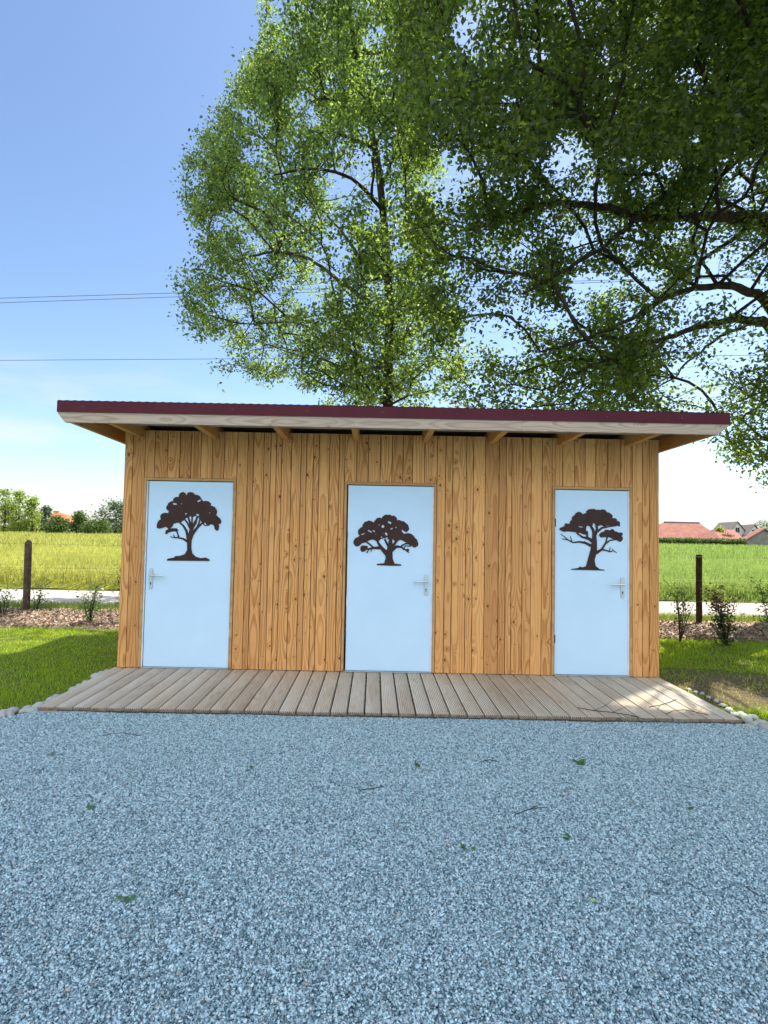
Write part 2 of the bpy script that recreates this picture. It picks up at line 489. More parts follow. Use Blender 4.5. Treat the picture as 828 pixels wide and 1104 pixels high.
def soil(name, c0, c1, sc):
    g = G(name); p = g.pos()
    a = g.noise(p, sc, 6, 0.65); b2 = g.noise(p, sc * 9, 4, 0.7)
    c = g.mix(g.rng(a, 0.35, 0.65), c0, c1)
    c = g.mix(g.math('MULTIPLY', g.rng(b2, 0.45, 0.7), 0.5), c, tuple(x * 0.5 for x in c0))
    return g.principled(c, 0.95, 0.1, 0, g.bump(b2, 0.6, 0.02))
M['ground'] = soil('meadow_ground', (0.05, 0.075, 0.02), (0.10, 0.115, 0.035), 0.6)
M['mulch'] = soil('bark_mulch', (0.26, 0.18, 0.12), (0.42, 0.32, 0.235), 2.0)
M['path'] = soil('pale_concrete', (0.42, 0.385, 0.345), (0.50, 0.465, 0.42), 1.2)
M['field'] = soil('field_soil', (0.15, 0.17, 0.05), (0.2, 0.2, 0.06), 0.5)
g = G('lawn_soil'); p = g.pos()
sx = g.n('ShaderNodeSeparateXYZ'); g.put(sx.inputs[0], p)
a = g.noise(p, 3.0, 6, 0.65); b2 = g.noise(p, 40, 4, 0.7)
bare = g.math('MULTIPLY', g.rng(sx.outputs[0], 2.9, 3.4), g.math('MULTIPLY', g.rng(sx.outputs[1], 4.7, 5.1), g.rng(sx.outputs[1], 6.3, 5.8)))
grassy = g.mix(g.rng(a, 0.35, 0.65), (0.09, 0.13, 0.022), (0.15, 0.18, 0.035))
earth = g.mix(g.rng(b2, 0.35, 0.65), (0.075, 0.055, 0.035), (0.17, 0.125, 0.085))
c = g.mix(g.math('MULTIPLY', bare, 0.95), grassy, earth)
M['lawn'] = g.principled(c, 0.95, 0.1, 0, g.bump(b2, 0.7, 0.02))

g = G('canopy_crop'); p = g.pos()
sx = g.n('ShaderNodeSeparateXYZ'); g.put(sx.inputs[0], p)
a = g.noise(g.scale(p, (1, 0.5, 1)), 0.35, 5, 0.6); b2 = g.noise(g.scale(p, (1, 0.35, 1)), 9.0, 4, 0.7)
cy_ = g.mix(g.rng(b2, 0.3, 0.7), (0.22, 0.235, 0.04), (0.38, 0.37, 0.06))
cg_ = g.mix(g.rng(b2, 0.3, 0.7), (0.13, 0.20, 0.04), (0.25, 0.33, 0.06))
c = g.mix(g.rng(g.math('ADD', sx.outputs[0], g.math('MULTIPLY', a, 6.0)), 0, 7.0), cy_, cg_)
M['canopy'] = g.principled(c, 0.95, 0.05, 0, g.bump(b2, 1.0, 0.15))

g = G('cobble_stone'); oi = g.n('ShaderNodeObjectInfo').outputs['Random']; p = g.obj()
nz = g.noise(p, 22.0, 5, 0.65)
c = g.mix(g.rng(nz, 0.3, 0.7), (0.40, 0.42, 0.41), (0.60, 0.61, 0.58))
c = g.mix(g.math('MULTIPLY', oi, 0.5), c, (0.28, 0.30, 0.30))
M['cobble'] = g.principled(c, 0.85, 0.2, 0, g.bump(nz, 0.5, 0.01))

def roof_tiles(name, c0, c1):
    g = G(name); p = g.obj()
    nz = g.noise(p, 1.2, 5, 0.7); wv = g.noise(g.scale(p, (6, 6, 18)), 1.0, 2)
    c = g.mix(g.rng(nz, 0.3, 0.7), c0, c1)
    c = g.mix(g.math('MULTIPLY', g.rng(wv, 0.45, 0.7), 0.4), c, tuple(x * 0.6 for x in c0))
    return g.principled(c, 0.9, 0.15)
M['tile_red'] = roof_tiles('red_roof_tiles', (0.25, 0.11, 0.08), (0.37, 0.17, 0.13))
M['tile_orange'] = roof_tiles('orange_roof_tiles', (0.36, 0.13, 0.06), (0.46, 0.18, 0.09))
M['tile_grey'] = roof_tiles('grey_brown_roof_tiles', (0.17, 0.145, 0.135), (0.25, 0.21, 0.19))
M['render_white'] = plain('white_render_wall', (0.66, 0.64, 0.6), 0.9, 0, 0.1, 0.08, 1.0)
M['barn_grey'] = plain('grey_barn_board', (0.22, 0.21, 0.19), 0.9, 0, 0.1, 0.2, 1.0)
M['glass'] = plain('dark_window_glass', (0.04, 0.045, 0.05), 0.15, 0, 0.5)
M['twig'] = plain('dry_twig', (0.05, 0.038, 0.03), 0.9)
M['fallen_green'] = leaf_mat('fallen_green_leaf', (0.06, 0.17, 0.04), (0.1, 0.25, 0.05), 0.2, 0.08, 0.3)
M['fallen_pale'] = leaf_mat('fallen_pale_leaf', (0.60, 0.50, 0.40), (0.4, 0.3, 0.2), 0.15, 0.05, 0.15)
M['fallen_lime'] = leaf_mat('fallen_lime_leaf', (0.42, 0.60, 0.16), (0.3, 0.4, 0.1), 0.2, 0.05, 0.1)
M['mulch_chip'] = leaf_mat('mulch_chip', (0.40, 0.29, 0.20), (0.1, 0.05, 0.03), 0.05, 0.03, 0.5)

# ------------------------------------------------------------------ setting: ground, gravel, path, field
def sheet(name, poly, z, m, label=None, sub=0):
    mb = MB()
    mb.face([mb.vert((x, y, z), (0.5, x, y)) for x, y in poly])
    o = mb.build(name, m)
    o['kind'] = 'structure'
    return o
sheet('ground', [(-900, -300), (900, -300), (900, 1500), (-900, 1500)], -0.03, M['ground'])

WALL_Y = 5.6
DECK_Z = 0.055
WL = at(126, 717, WALL_Y).x
WR = at(711, 730, WALL_Y).x
DFY = atz(404, 768.6, DECK_Z).y                 # front edge of the deck
DL = at(40.5, 762, DFY).x
DR = at(801, 776.5, DFY).x
GE = DFY - 0.0
gravel_poly = [(DL, GE + 0.03), (DL - 0.21, GE - 0.2), (DL - 4.5, GE - 4.6), (DL - 4.5, -14), (11, -14), (11, GE - 0.15), (DR + 0.3, GE - 0.02), (DR, GE + 0.03)]
sheet('gravel_ground', gravel_poly, 0.004, M['gravel_bed'])
# lawn as a gently uneven sheet
def uneven(name, x0, x1, y0, y1, nx, ny, fz, m, kind='structure'):
    xs = np.linspace(x0, x1, nx); ys = np.linspace(y0, y1, ny)
    V = [(x, y, fz(x, y)) for y in ys for x in xs]
    Fq = [(j * nx + i, j * nx + i + 1, (j + 1) * nx + i + 1, (j + 1) * nx + i) for j in range(ny - 1) for i in range(nx - 1)]
    o = bulk(name, V, Fq, m, smooth=True)
    if kind: o['kind'] = kind
    return o
nz3 = lambda x, y, s, k=0: mnoise.noise(Vector((x * s, y * s, k)))
lawn_z = lambda x, y: -0.012 + 0.008 * nz3(x, y, 1.3)
uneven('lawn', -14, 14, GE - 9, 10.35, 100, 70, lawn_z, M['lawn'])
mulch_z = lambda x, y: (0.012 + 0.05 * max(0, 1 - ((y - 8.75) / 0.85) ** 2) + 0.022 * nz3(x, y, 3.0) + 0.012 * nz3(x, y, 11.0)) if 7.95 < y + 0.15 * nz3(x, 1, 1.1) < 9.6 else -0.05
uneven('mulch_bed', -14, 14, 7.8, 9.75, 280, 26, mulch_z, M['mulch'])
sheet('path', [(-60, 10.25), (60, 10.05), (60, 12.35), (-60, 12.55)], 0.016, M['path'])
FIELD_Y0, FIELD_Y1 = 12.7, 82.0
sheet('field_ground', [(-120, FIELD_Y0 - 0.25), (120, FIELD_Y0 - 0.4), (120, FIELD_Y1), (-120, FIELD_Y1)], 0.0, M['field'])

def scatter(n, x0, x1, y0, y1):
    return x0 + (x1 - x0) * RNG.random(n), y0 + (y1 - y0) * RNG.random(n)

# gravel chips: a mass of small crushed stones
def chips():
    n = 640000
    y = 1.15 + (GE + 0.02 - 1.15) * RNG.random(n * 2) ** 0.8
    x = (RNG.random(n * 2) - 0.5) * 2
    half = 0.75 * y + 0.75
    keep = RNG.random(n * 2) < half / half.max()
    x, y = (x * half)[keep], y[keep]
    ok = inside(gravel_poly, np.stack([x, y], 1))
    x, y = x[ok], y[ok]
    n = len(x)
    # a looser cover of the same stone on the rest of the yard
    m_ = 170000
    ox, oy = scatter(m_, -6.0, 6.5, -1.5, GE)
    far = (np.abs(ox) > 0.75 * oy + 0.7) | (oy < 1.2)
    ok = far & inside(gravel_poly, np.stack([ox, oy], 1))
    near = n
    x = np.concatenate([x, ox[ok]]); y = np.concatenate([y, oy[ok]])
    n = len(x)
    s = (0.0027 + 0.0036 * RNG.random(n) ** 1.6) * np.where(np.arange(n) < near, 1.0, 1.7)
    base = np.array([[-1, -.8, -.6], [1, -.9, -.7], [.9, 1, -.6], [-.8, .9, -.7], [-.7, -.9, .7], [.8, -.7, .6], [.7, .8, .75], [-.9, .7, .6]])
    V = base[None] * (0.65 + 0.6 * RNG.random((n, 8, 1))) * np.stack([np.ones(n) * 1.25, np.ones(n) * 0.95, np.ones(n) * 0.62], 1)[:, None]
    a, b, c = [RNG.random(n) * k for k in (6.283, 1.0, 1.0)]
    b = (b - .5) * 1.9; c = (c - .5) * 1.9
    ca, sa, cb, sb, cc, sc_ = np.cos(a), np.sin(a), np.cos(b), np.sin(b), np.cos(c), np.sin(c)
    Z = np.zeros(n); O = np.ones(n)
    Rz = np.stack([ca, -sa, Z, sa, ca, Z, Z, Z, O], 1).reshape(n, 3, 3)
    Rx = np.stack([O, Z, Z, Z, cb, -sb, Z, sb, cb], 1).reshape(n, 3, 3)
    Ry = np.stack([cc, Z, sc_, Z, O, Z, -sc_, Z, cc], 1).reshape(n, 3, 3)
    V = np.einsum('nij,nkj->nki', Rz @ Rx @ Ry, V * s[:, None, None])
    und = np.array([0.006 * mnoise.noise(Vector((xx * 2.2, yy * 2.2, 0))) for xx, yy in zip(x, y)])
    V += np.stack([x, y, 0.005 + und + RNG.random(n) * 0.010], 1)[:, None]
    q = np.array([[0, 3, 2, 1], [4, 5, 6, 7], [0, 1, 5, 4], [1, 2, 6, 5], [2, 3, 7, 6], [3, 0, 4, 7]])
    Fq = (np.arange(n)[:, None, None] * 8 + q[None]).reshape(-1, 4)
    o = bulk('gravel', V.reshape(-1, 3), Fq, M['chip'], attrs={'bid': np.repeat(RNG.random(n), 8)})
    tag(o, 'blue grey crushed stone chippings covering the yard before the deck', 'gravel', kind='stuff')
chips()

# ------------------------------------------------------------------ grass blades, crop
def blades(name, x, y, z, h, w, m, lean=0.5, label='', cat='grass', seg=1):
    n = len(x)
    an = RNG.random(n) * 6.283
    dx, dy = np.cos(an), np.sin(an)
    la = RNG.random(n) * 6.283; ll = h * lean * (0.2 + RNG.random(n))
    B = np.stack([x, y, z], 1)
    side = np.stack([dx * w, dy * w, np.zeros(n)], 1)
    bend = np.stack([np.cos(la) * ll, np.sin(la) * ll, np.zeros(n)], 1)
    up = np.zeros((n, 3)); up[:, 2] = 1
    mid = B + bend * 0.3 + up * (h * 0.55)[:, None]
    tip = B + bend + up * (h * np.sqrt(np.clip(1 - (ll / h) ** 2 * 0.6, 0.15, 1)))[:, None]
    V = np.stack([B - side, B + side, mid + side * 0.75, tip, mid - side * 0.75], 1).reshape(-1, 3)
    i = np.arange(n) * 5
    # quad + triangle written as two quads would need a 4th corner: use three triangles
    Fq = np.concatenate([np.stack([i, i + 1, i + 2], 1), np.stack([i, i + 2, i + 4], 1), np.stack([i + 4, i + 2, i + 3], 1)])
    o = bulk(name, V, Fq, m, attrs={'bid': np.repeat(RNG.random(n), 5)})
    tag(o, label, cat, kind='stuff')
    return o

def noise2(x, y, s, k=0.0):
    return np.array([mnoise.noise(Vector((a * s, b * s, k))) for a, b in zip(x, y)])

x1, y1 = scatter(95000, -7.2, DL - 0.06, GE - 1.0, 8.15)
x2, y2 = scatter(90000, DR - 0.1, 7.4, GE - 0.05, 8.15)
x = np.concatenate([x1, x2]); y = np.concatenate([y1, y2])
bare = (x > 2.9) & (y > 4.75) & (y < 6.15 + 0.25 * noise2(x, y, 1.5))
pr = np.where(bare, 0.10 + 0.25 * (noise2(x, y, 2.3) > 0.25), 0.62 + 0.7 * noise2(x, y, 1.6, 4))
keep = (RNG.random(len(x)) < pr) & ~inside(gravel_poly, np.stack([x, y], 1))
# keep the strip of stones clear and nothing under the shed or deck
keep &= ~((x > DL - 0.1) & (x < DR + 0.12) & (y > GE) & (y < 8.2)) | (y > 8.02)
x, y = x[keep], y[keep]
hh = (0.030 + 0.04 * RNG.random(len(x))) * (0.75 + 0.5 * noise2(x, y, 1.1, 7))
blades('grass', x, y, np.full(len(x), -0.015), hh, np.full(len(x), 0.0026), M['grass'], 1.05,
       'short bright green lawn grass either side of the shed')
x, y = scatter(26000, -9.5, 8.5, 9.45, 10.3)
blades('verge_grass', x, y, np.full(len(x), -0.01), 0.05 + 0.11 * RNG.random(len(x)), np.full(len(x), 0.004), M['verge'], 0.8,
       'yellowish rough grass in the strip between mulch bed and pale path')
# mulch chips
n = 26000
x, y = scatter(n, -8.5, 7.8, 7.95, 9.5)
zz = np.array([max(mulch_z(a, b), -0.01) for a, b in zip(x, y)]) + 0.004
l = 0.012 + 0.03 * RNG.random(n); w = 0.005 + 0.008 * RNG.random(n)
an = RNG.random(n) * 6.283; ti = (RNG.random(n) - 0.5) * 1.5
d = np.stack([np.cos(an) * np.cos(ti), np.sin(an) * np.cos(ti), np.sin(ti)], 1) * l[:, None]
s = np.stack([-np.sin(an), np.cos(an), (RNG.random(n) - 0.5)], 1) * w[:, None]
B = np.stack([x, y, zz + 0.008], 1)
V = np.stack([B - d - s, B + d - s, B + d + s, B - d + s], 1).reshape(-1, 3)
o = bulk('mulch', V, np.arange(n * 4).reshape(-1, 4), M['mulch_chip'], attrs={'bid': np.repeat(RNG.random(n), 4)})
tag(o, 'loose pale bark chips strewn over the planting bed', 'mulch', kind='stuff')

# standing crop: a closed canopy with stalks and ears on it
CROP_H = 0.62
def crop_edge(x): return FIELD_Y0 - 0.005 * x + 0.25 * nz3(x, 0, 0.7)
def canopy():
    ys = np.concatenate([np.linspace(0.0, 2, 9)[:-1], np.geomspace(2, FIELD_Y1 - FIELD_Y0, 42)])
    nx = 160
    V = []
    for k, dy in enumerate(ys):
        for i in range(nx):
            Y = FIELD_Y0 + dy
            X = (i / (nx - 1) - 0.5) * 2 * (Y * 1.15 + 4)
            z = (CROP_H - 0.16) * min(1, (dy + 0.02) / 0.5) + 0.05 * nz3(X, Y, 1.2) + 0.06 * nz3(X, Y, 0.13)
            V.append((X, Y, max(z, 0.0)))
    Fq = [(j * nx + i, j * nx + i + 1, (j + 1) * nx + i + 1, (j + 1) * nx + i) for j in range(len(ys) - 1) for i in range(nx - 1)]
    o = bulk('crop_field', V, Fq, M['canopy'], smooth=True)
    tag(o, 'dense canopy of the green grain field reaching to the far hedge', 'field', kind='stuff')
canopy()
def crop(name, m, sel, n1, n2, label):
    t = RNG.random(n1); Y = FIELD_Y0 + 14 * t ** 1.3 + 0.1
    X = (RNG.random(n1) - 0.5) * 2 * (Y * 0.86 + 1)
    Y2 = FIELD_Y0 + 14 + (FIELD_Y1 - FIELD_Y0 - 14.5) * RNG.random(n2) ** 1.2
    X2 = (RNG.random(n2) - 0.5) * 2 * (Y2 * 0.86 + 1)
    X = np.concatenate([X, X2]); Y = np.concatenate([Y, Y2])
    far = np.concatenate([np.zeros(n1), np.ones(n2)]) > 0
    k = sel(X + 3.0 * RNG.standard_normal(len(X)))
    X, Y, far = X[k], Y[k], far[k]
    patch = noise2(X, Y, 0.5, 2)
    h = (CROP_H * (0.82 + 0.34 * RNG.random(len(X))) + 0.10 * patch) * np.where(Y < FIELD_Y0 + 0.7, 0.6 + 0.45 * RNG.random(len(X)), 1)
    w = np.where(far, 0.02 + (Y - 20) * 0.0006, 0.0075 + 0.005 * RNG.random(len(X)))
    return blades(name, X, Y, np.where(far, 0.1, 0.0), h, w, m, 0.42, label, 'crop')
crop('grain_crop', M['crop_y'], lambda X: X < 1.5, 60000, 42000, 'yellow green grain stalks standing in the field at the shed\'s far left')
crop('grain_crop', M['crop_g'], lambda X: X >= 1.5, 60000, 42000, 'fresh green grain stalks standing in the field below the red roofs')

# ------------------------------------------------------------------ the shed
SH_Y1 = 8.0
shed = thing('wooden_shed', ((WL + WR) / 2, WALL_Y, DECK_Z), 'larch clad shed with three pale blue doors under a flat maroon roof', 'shed')
Z_W = 2.605                                       # top of the cladding
door_px = [   # leaf corners: top-left, top-right, bottom-left, bottom-right
    ((159, 518), (251.5, 519.5), (151.5, 717), (246, 719.5)),
    ((374.5, 523), (467, 524), (370.5, 722.5), (465.5, 724)),
    ((598.5, 527.5), (678.5, 529), (597.5, 726), (678.5, 728.5))]
DOORS = []
for tl, tr, bl, br in door_px:
    P = [at(*q, WALL_Y) for q in (tl, tr, bl, br)]
    DOORS.append(((P[0].x + P[2].x) / 2, (P[1].x + P[3].x) / 2, DECK_Z + 0.008, (P[0].z + P[1].z) / 2))
TRIM = 0.034
WID = [0.06, 0.075, 0.09, 0.105, 0.115, 0.125, 0.145]
def planks(mb, x0, x1, z0, z1, wids=None, y=WALL_Y):
    """vertical boards filling x0..x1"""
    ws = []
    tot = 0
    while tot < x1 - x0 - 0.03:
        w = random.choice(wids or WID); ws.append(w); tot += w
    k = (x1 - x0) / sum(ws)
    x = x0
    for w in ws:
        w *= k
        j = random.uniform(-0.002, 0.002)
        mb.box(x + 0.0034, x + w - 0.0034, y + j, y + 0.022 + j, z0, z1, 'z')
        x += w
mb = MB()
edges = [WL + 0.0]
for (a, b, z0, z1) in DOORS: edges += [a - TRIM, b + TRIM]
edges += [WR]
for k in range(0, len(edges), 2):
    x0, x1 = edges[k], edges[k + 1]
    if k == 0: planks(mb, x0, x1, DECK_Z + 0.006, Z_W, [0.145, 0.1])
    else: planks(mb, x0, x1, DECK_Z + 0.006, Z_W)
for (a, b, z0, z1) in DOORS:
    planks(mb, a - TRIM, b + TRIM, z1 + TRIM, Z_W, [0.125, 0.135, 0.145, 0.11])
mb.build('front_cladding', M['larch'], shed)
mb = MB()                                        # side and rear cladding
def side_planks(x, out):
    y = WALL_Y + 0.024
    while y < SH_Y1 - 0.05:
        w = random.choice(WID)
        w = min(w, SH_Y1 - y)
        xa, xb = (x, x + 0.022) if out < 0 else (x - 0.022, x)
        mb.box(xa, xb, y + 0.003, y + w - 0.003, DECK_Z - 0.02, Z_W + 0.0, 'z')
        y += w
side_planks(WL, -1); mb.build('side_cladding', M['larch'], shed)
mb = MB(); side_planks(WR, 1); mb.build('side_cladding', M['larch'], shed)
mb = MB(); planks(mb, WL, WR, 0.035, Z_W - 0.09, None, SH_Y1); mb.build('rear_cladding', M['larch'], shed)
# dark wall core behind the boards, open at the doors
mb = MB()
xs = [WL + 0.024] + [e for d_ in DOORS for e in (d_[0] - TRIM + 0.002, d_[1] + TRIM - 0.002)] + [WR - 0.024]
for k in range(0, len(xs), 2): mb.box(xs[k], xs[k + 1], WALL_Y + 0.026, WALL_Y + 0.12, 0.03, Z_W - 0.01)
for (a, b, z0, z1) in DOORS: mb.box(a - TRIM + 0.0021, b + TRIM - 0.0021, WALL_Y + 0.026, WALL_Y + 0.12, z1 + TRIM - 0.002, Z_W - 0.01)
mb.box(WL + 0.024, WL + 0.1, WALL_Y + 0.121, SH_Y1 - 0.002, 0.03, Z_W - 0.01)
mb.box(WR - 0.1, WR - 0.024, WALL_Y + 0.121, SH_Y1 - 0.002, 0.03, Z_W - 0.01)
mb.build('wall_core', M['membrane'], shed)

# doors
def smin_shapes(polys, caps, holes, X, Y):
    """signed distance (negative inside) of filled polygons and tapered strokes minus holes on the grid X, Y"""
    D = np.full(X.shape, 1e9)
    P = np.stack([X.ravel(), Y.ravel()], 1)
    for poly in polys:
        q = np.asarray(poly, float)
        d = np.full(len(P), 1e9)
        for i in range(len(q)):
            a, b = q[i], q[(i + 1) % len(q)]
            ab = b - a
            t = np.clip(((P - a) @ ab) / max(ab @ ab, 1e-9), 0, 1)
            d = np.minimum(d, np.linalg.norm(P - a - t[:, None] * ab, axis=1))
        d = np.where(inside(q, P), -d, d)
        D = np.minimum(D, d.reshape(X.shape))
    def stroke(pts):
        d = np.full(len(P), 1e9)
        if len(pts) == 1:
            return np.linalg.norm(P - np.array(pts[0][:2]), axis=1) - pts[0][2]
        for (x0, y0, r0), (x1, y1, r1) in zip(pts, pts[1:]):
            a, b = np.array([x0, y0], float), np.array([x1, y1], float)
            ab = b - a
            t = np.clip(((P - a) @ ab) / max(ab @ ab, 1e-9), 0, 1)
            d = np.minimum(d, np.linalg.norm(P - a - t[:, None] * ab, axis=1) - (r0 + (r1 - r0) * t))
        return d
    for s in caps: D = np.minimum(D, stroke(s).reshape(X.shape))
    for s in holes: D = np.maximum(D, -stroke(s).reshape(X.shape))
    return D

def lobed(poly, amp=7.0, seed=0):
    """scalloped outline: a small outward bow on each edge"""
    out = []
    n = len(poly)
    for i in range(n - 1):
        a, b = np.array(poly[i], float), np.array(poly[i + 1], float)
        e = b - a
        L = np.linalg.norm(e)
        nrm = np.array([e[1], -e[0]]) / max(L, 1e-6)
        for t in (0.0, 0.2, 0.4, 0.6, 0.8):
            out.append(tuple(a + e * t + nrm * min(amp, L * 0.22) * math.sin(math.pi * t) ** 0.7))
    return out + [tuple(poly[-1])]

E1 = dict(org=(160, 520), sc=9.2, polys=[
    lobed([(85,455),(90,400),(125,365),(120,330),(150,305),(200,310),(205,280),(178,262),(190,225),(215,195),(250,190),(250,160),(290,145),(310,150),(305,120),(340,98),(365,110),(372,128),(385,130),(388,108),(420,98),(455,115),(460,128),(490,128),(515,150),(525,175),(545,195),(570,185),(610,200),(618,225),(605,240),(640,238),(665,260),(680,295),(665,325),(690,345),(715,370),(718,405),(690,412),(698,450),(685,478),(665,470),(655,440)]
          , 6) + [(640,420),(620,415),(600,425),(575,420),(560,395),(530,400),(500,350),(470,330),(440,345),(420,335),(400,345),(370,355),(345,380),(320,395),(290,400),(250,410),(235,440),(205,465),(170,440),(130,455),(110,460)],
    [(165,510),(170,480),(200,460),(240,455),(280,455),(295,475),(285,492),(260,485),(225,490),(195,500),(180,515)],
    [(183,770),(190,757),(250,747),(270,730),(310,730),(360,712),(384,670),(382,580),(430,540),(424,650),(434,705),(470,738),(520,752),(570,746),(605,765),(605,780),(183,777)]],
    caps=[[(412,560,20),(430,520,17),(452,488,14),(490,442,11),(530,408,8),(570,385,6)], [(408,560,18),(420,460,12),(412,400,9),(393,345,8)],
          [(425,490,12),(452,410,9),(488,345,8)], [(398,570,17),(376,480,11),(345,430,9),(308,398,7)], [(412,455,10),(385,400,8),(358,365,7)],
          [(392,590,13),(345,560,9),(290,548,7),(245,548,4),(218,538,3)], [(302,548,6),(286,500,6),(276,478,6)], [(262,545,4),(245,520,2.5)],
          [(440,455,8),(472,400,7),(480,345,7)], [(480,452,8),(502,400,7),(512,355,7)], [(432,440,8),(432,340,7)], [(540,405,6),(560,430,4),(600,425,4)]],
    holes=[[(250,212,9),(275,216,7)], [(327,213,6)], [(492,188,8),(512,178,8)], [(371,312,9)], [(480,318,7),(492,326,10)], [(607,302,6)]])
E2 = dict(org=(370, 540), sc=8.28, polys=[
    lobed([(95,385),(100,345),(135,325),(150,310),(133,280),(150,245),(175,235),(180,205),(215,182),(250,182),(275,205),(290,170),(320,150),(345,165),(360,135),(400,125),(435,135),(465,140),(480,175),(520,180),(560,200),(585,235),(580,265),(550,275)], 7) +
    [(530,255),(520,270),(545,295)] + lobed([(545,295),(600,292),(640,330),(665,365),(665,405)], 6) +
    [(665,405),(625,415),(600,385),(560,370),(520,350),(490,345),(460,360),(430,330),(400,345),(370,330),(330,345),(310,370),(270,345),(240,350),(200,370),(165,380),(140,405),(110,405)]],
    caps=[[(180,425,28)], [(172,440,16)], [(205,412,14)], [(575,440,14)], [(540,430,9)], [(410,537,32),(410,480,31),(420,400,22),(424,345,15)],
          [(305,568,6),(410,566,13),(515,573,6)], [(375,562,10),(385,530,12)], [(447,562,10),(436,530,12)], [(395,480,22),(340,418,16),(280,420,11),(220,430,7),(190,425,6)],
          [(340,415,13),(312,375,10),(300,335,8)], [(272,420,8),(235,385,7),(198,360,6)], [(432,440,18),(475,407,12),(520,412,8),(560,440,6),(585,462,4)],
          [(440,405,12),(480,355,10),(520,325,8)], [(520,402,7),(560,380,6),(600,388,5)], [(225,438,5),(210,466,4)], [(250,425,4),(250,455,3)],
          [(400,400,10),(372,345,8)], [(545,425,4),(555,400,4),(590,405,5)], [(600,400,9)], [(640,405,12)]],
    holes=[[(355,228,13)], [(408,190,9),(422,198,8)], [(322,214,6)], [(225,265,6),(252,278,5)], [(165,300,5),(190,292,4)], [(268,265,6),(282,275,4)],
           [(382,292,10),(388,302,8)], [(425,252,5),(438,245,5)], [(470,238,6)], [(342,325,7)], [(390,332,8)], [(355,290,4)], [(290,300,4)]])
E3 = dict(org=(595, 535), sc=8.716, polys=[
    lobed([(70,312),(100,290),(125,285),(125,258),(150,262),(180,265),(170,240),(195,225),(190,200),(215,180),(240,150),(275,155),(290,175),(325,160),(330,135),(375,120),(420,130),(455,132),(490,125),(515,150),(560,170),(570,195),(550,215),(600,208),(610,232),(640,245)], 6) +
    [(640,285),(610,275),(570,285),(530,275),(490,285),(460,270),(430,285),(410,260),(390,245),(380,285),(350,280),(330,275),(322,300),(325,360),(300,360),(270,345),(240,345),(210,335),(180,335),(150,330),(115,335),(90,325)],
    lobed([(445,370),(460,345),(490,335),(510,315),(545,325),(570,308),(590,330),(630,345),(665,345),(655,375),(668,400),(640,430)], 5) + [(615,415),(570,400),(540,385),(500,385),(460,388)],
    [(180,684),(250,674),(265,660),(285,668),(320,660),(345,570),(365,500),(375,430),(382,340),(415,340),(425,430),(425,520),(402,600),(412,655),(450,685),(495,690),(495,698),(180,691)]],
    caps=[[(395,430,18),(345,397,13),(290,385,9),(238,348,7)], [(380,470,14),(320,440,11),(260,428,8),(200,435,6),(150,410,4.5),(95,400,2.5)],
          [(160,415,4),(120,380,3.5),(85,355,2.5)], [(188,425,4),(175,375,2.5)], [(335,400,10),(330,335,9)], [(405,380,14),(385,310,12),(362,275,9)],
          [(412,360,12),(426,300,10),(398,245,8)], [(420,340,10),(470,298,9),(540,285,6),(605,278,4)], [(420,532,14),(470,500,10),(500,450,8),(545,415,6),(600,408,4)],
          [(505,442,6),(520,390,6)], [(480,502,8),(520,512,6),(545,522,5),(580,512,3.5),(612,532,2.5)], [(540,515,4),(550,480,2.5)], [(580,512,3),(570,495,2.5)], [(322,440,5),(308,424,3)]],
    holes=[[(255,285,4),(285,290,5)], [(180,330,3)], [(395,258,5),(405,275,6)], [(440,272,3)]])

def emblem(spec, yfront, parent):
    ys = 0.004
    allp = np.concatenate([np.array(q, float) for q in spec['polys']] + [np.array(q, float)[:, :2] for q in spec['caps']])
    lo, hi = allp.min(0) - 45, allp.max(0) + 45
    st = 3.6
    xs = np.arange(lo[0], hi[0], st); zs = np.arange(lo[1], hi[1], st)
    X, Y = np.meshgrid(xs, zs)
    D = smin_shapes(spec['polys'], spec['caps'], spec['holes'], X, Y)
    mb = MB(); cache = {}
    def world(ix, iy):
        p = at(spec['org'][0] + ix / spec['sc'], spec['org'][1] + iy / spec['sc'], yfront)
        return p
    def vid(key, ix, iy, back):
        k = (key, back)
        if k not in cache:
            p = world(ix, iy)
            cache[k] = mb.vert((p.x, yfront + (ys if back else 0), p.z))
        return cache[k]
    ny, nx = D.shape
    neg = D < 0
    for j in range(ny - 1):
        for i in range(nx - 1):
            cs = [(i, j), (i + 1, j), (i + 1, j + 1), (i, j + 1)]
            ins = [neg[b, a_] for a_, b in cs]
            if not any(ins): continue
            ring, kinds = [], []
            for k in range(4):
                a_, b_ = cs[k], cs[(k + 1) % 4]
                if ins[k]: ring.append((('c', a_), xs[a_[0]], zs[a_[1]])); kinds.append(0)
                if ins[k] != ins[(k + 1) % 4]:
                    da, db = D[a_[1], a_[0]], D[b_[1], b_[0]]
                    t = da / (da - db)
                    key = ('e',) + tuple(sorted((a_, b_)))
                    ring.append((key, xs[a_[0]] + (xs[b_[0]] - xs[a_[0]]) * t, zs[a_[1]] + (zs[b_[1]] - zs[a_[1]]) * t)); kinds.append(1 if ins[k] else 2)
            fr = [vid(*r, False) for r in ring]
            mb.face(fr)
            for k in range(len(ring)):
                if kinds[k] == 1 and kinds[(k + 1) % len(ring)] == 2:
                    p, q = ring[k], ring[(k + 1) % len(ring)]
                    mb.face((vid(*p, False), vid(*p, True), vid(*q, True), vid(*q, False)))
    return mb.build('tree_emblem', M['emblem'], parent)

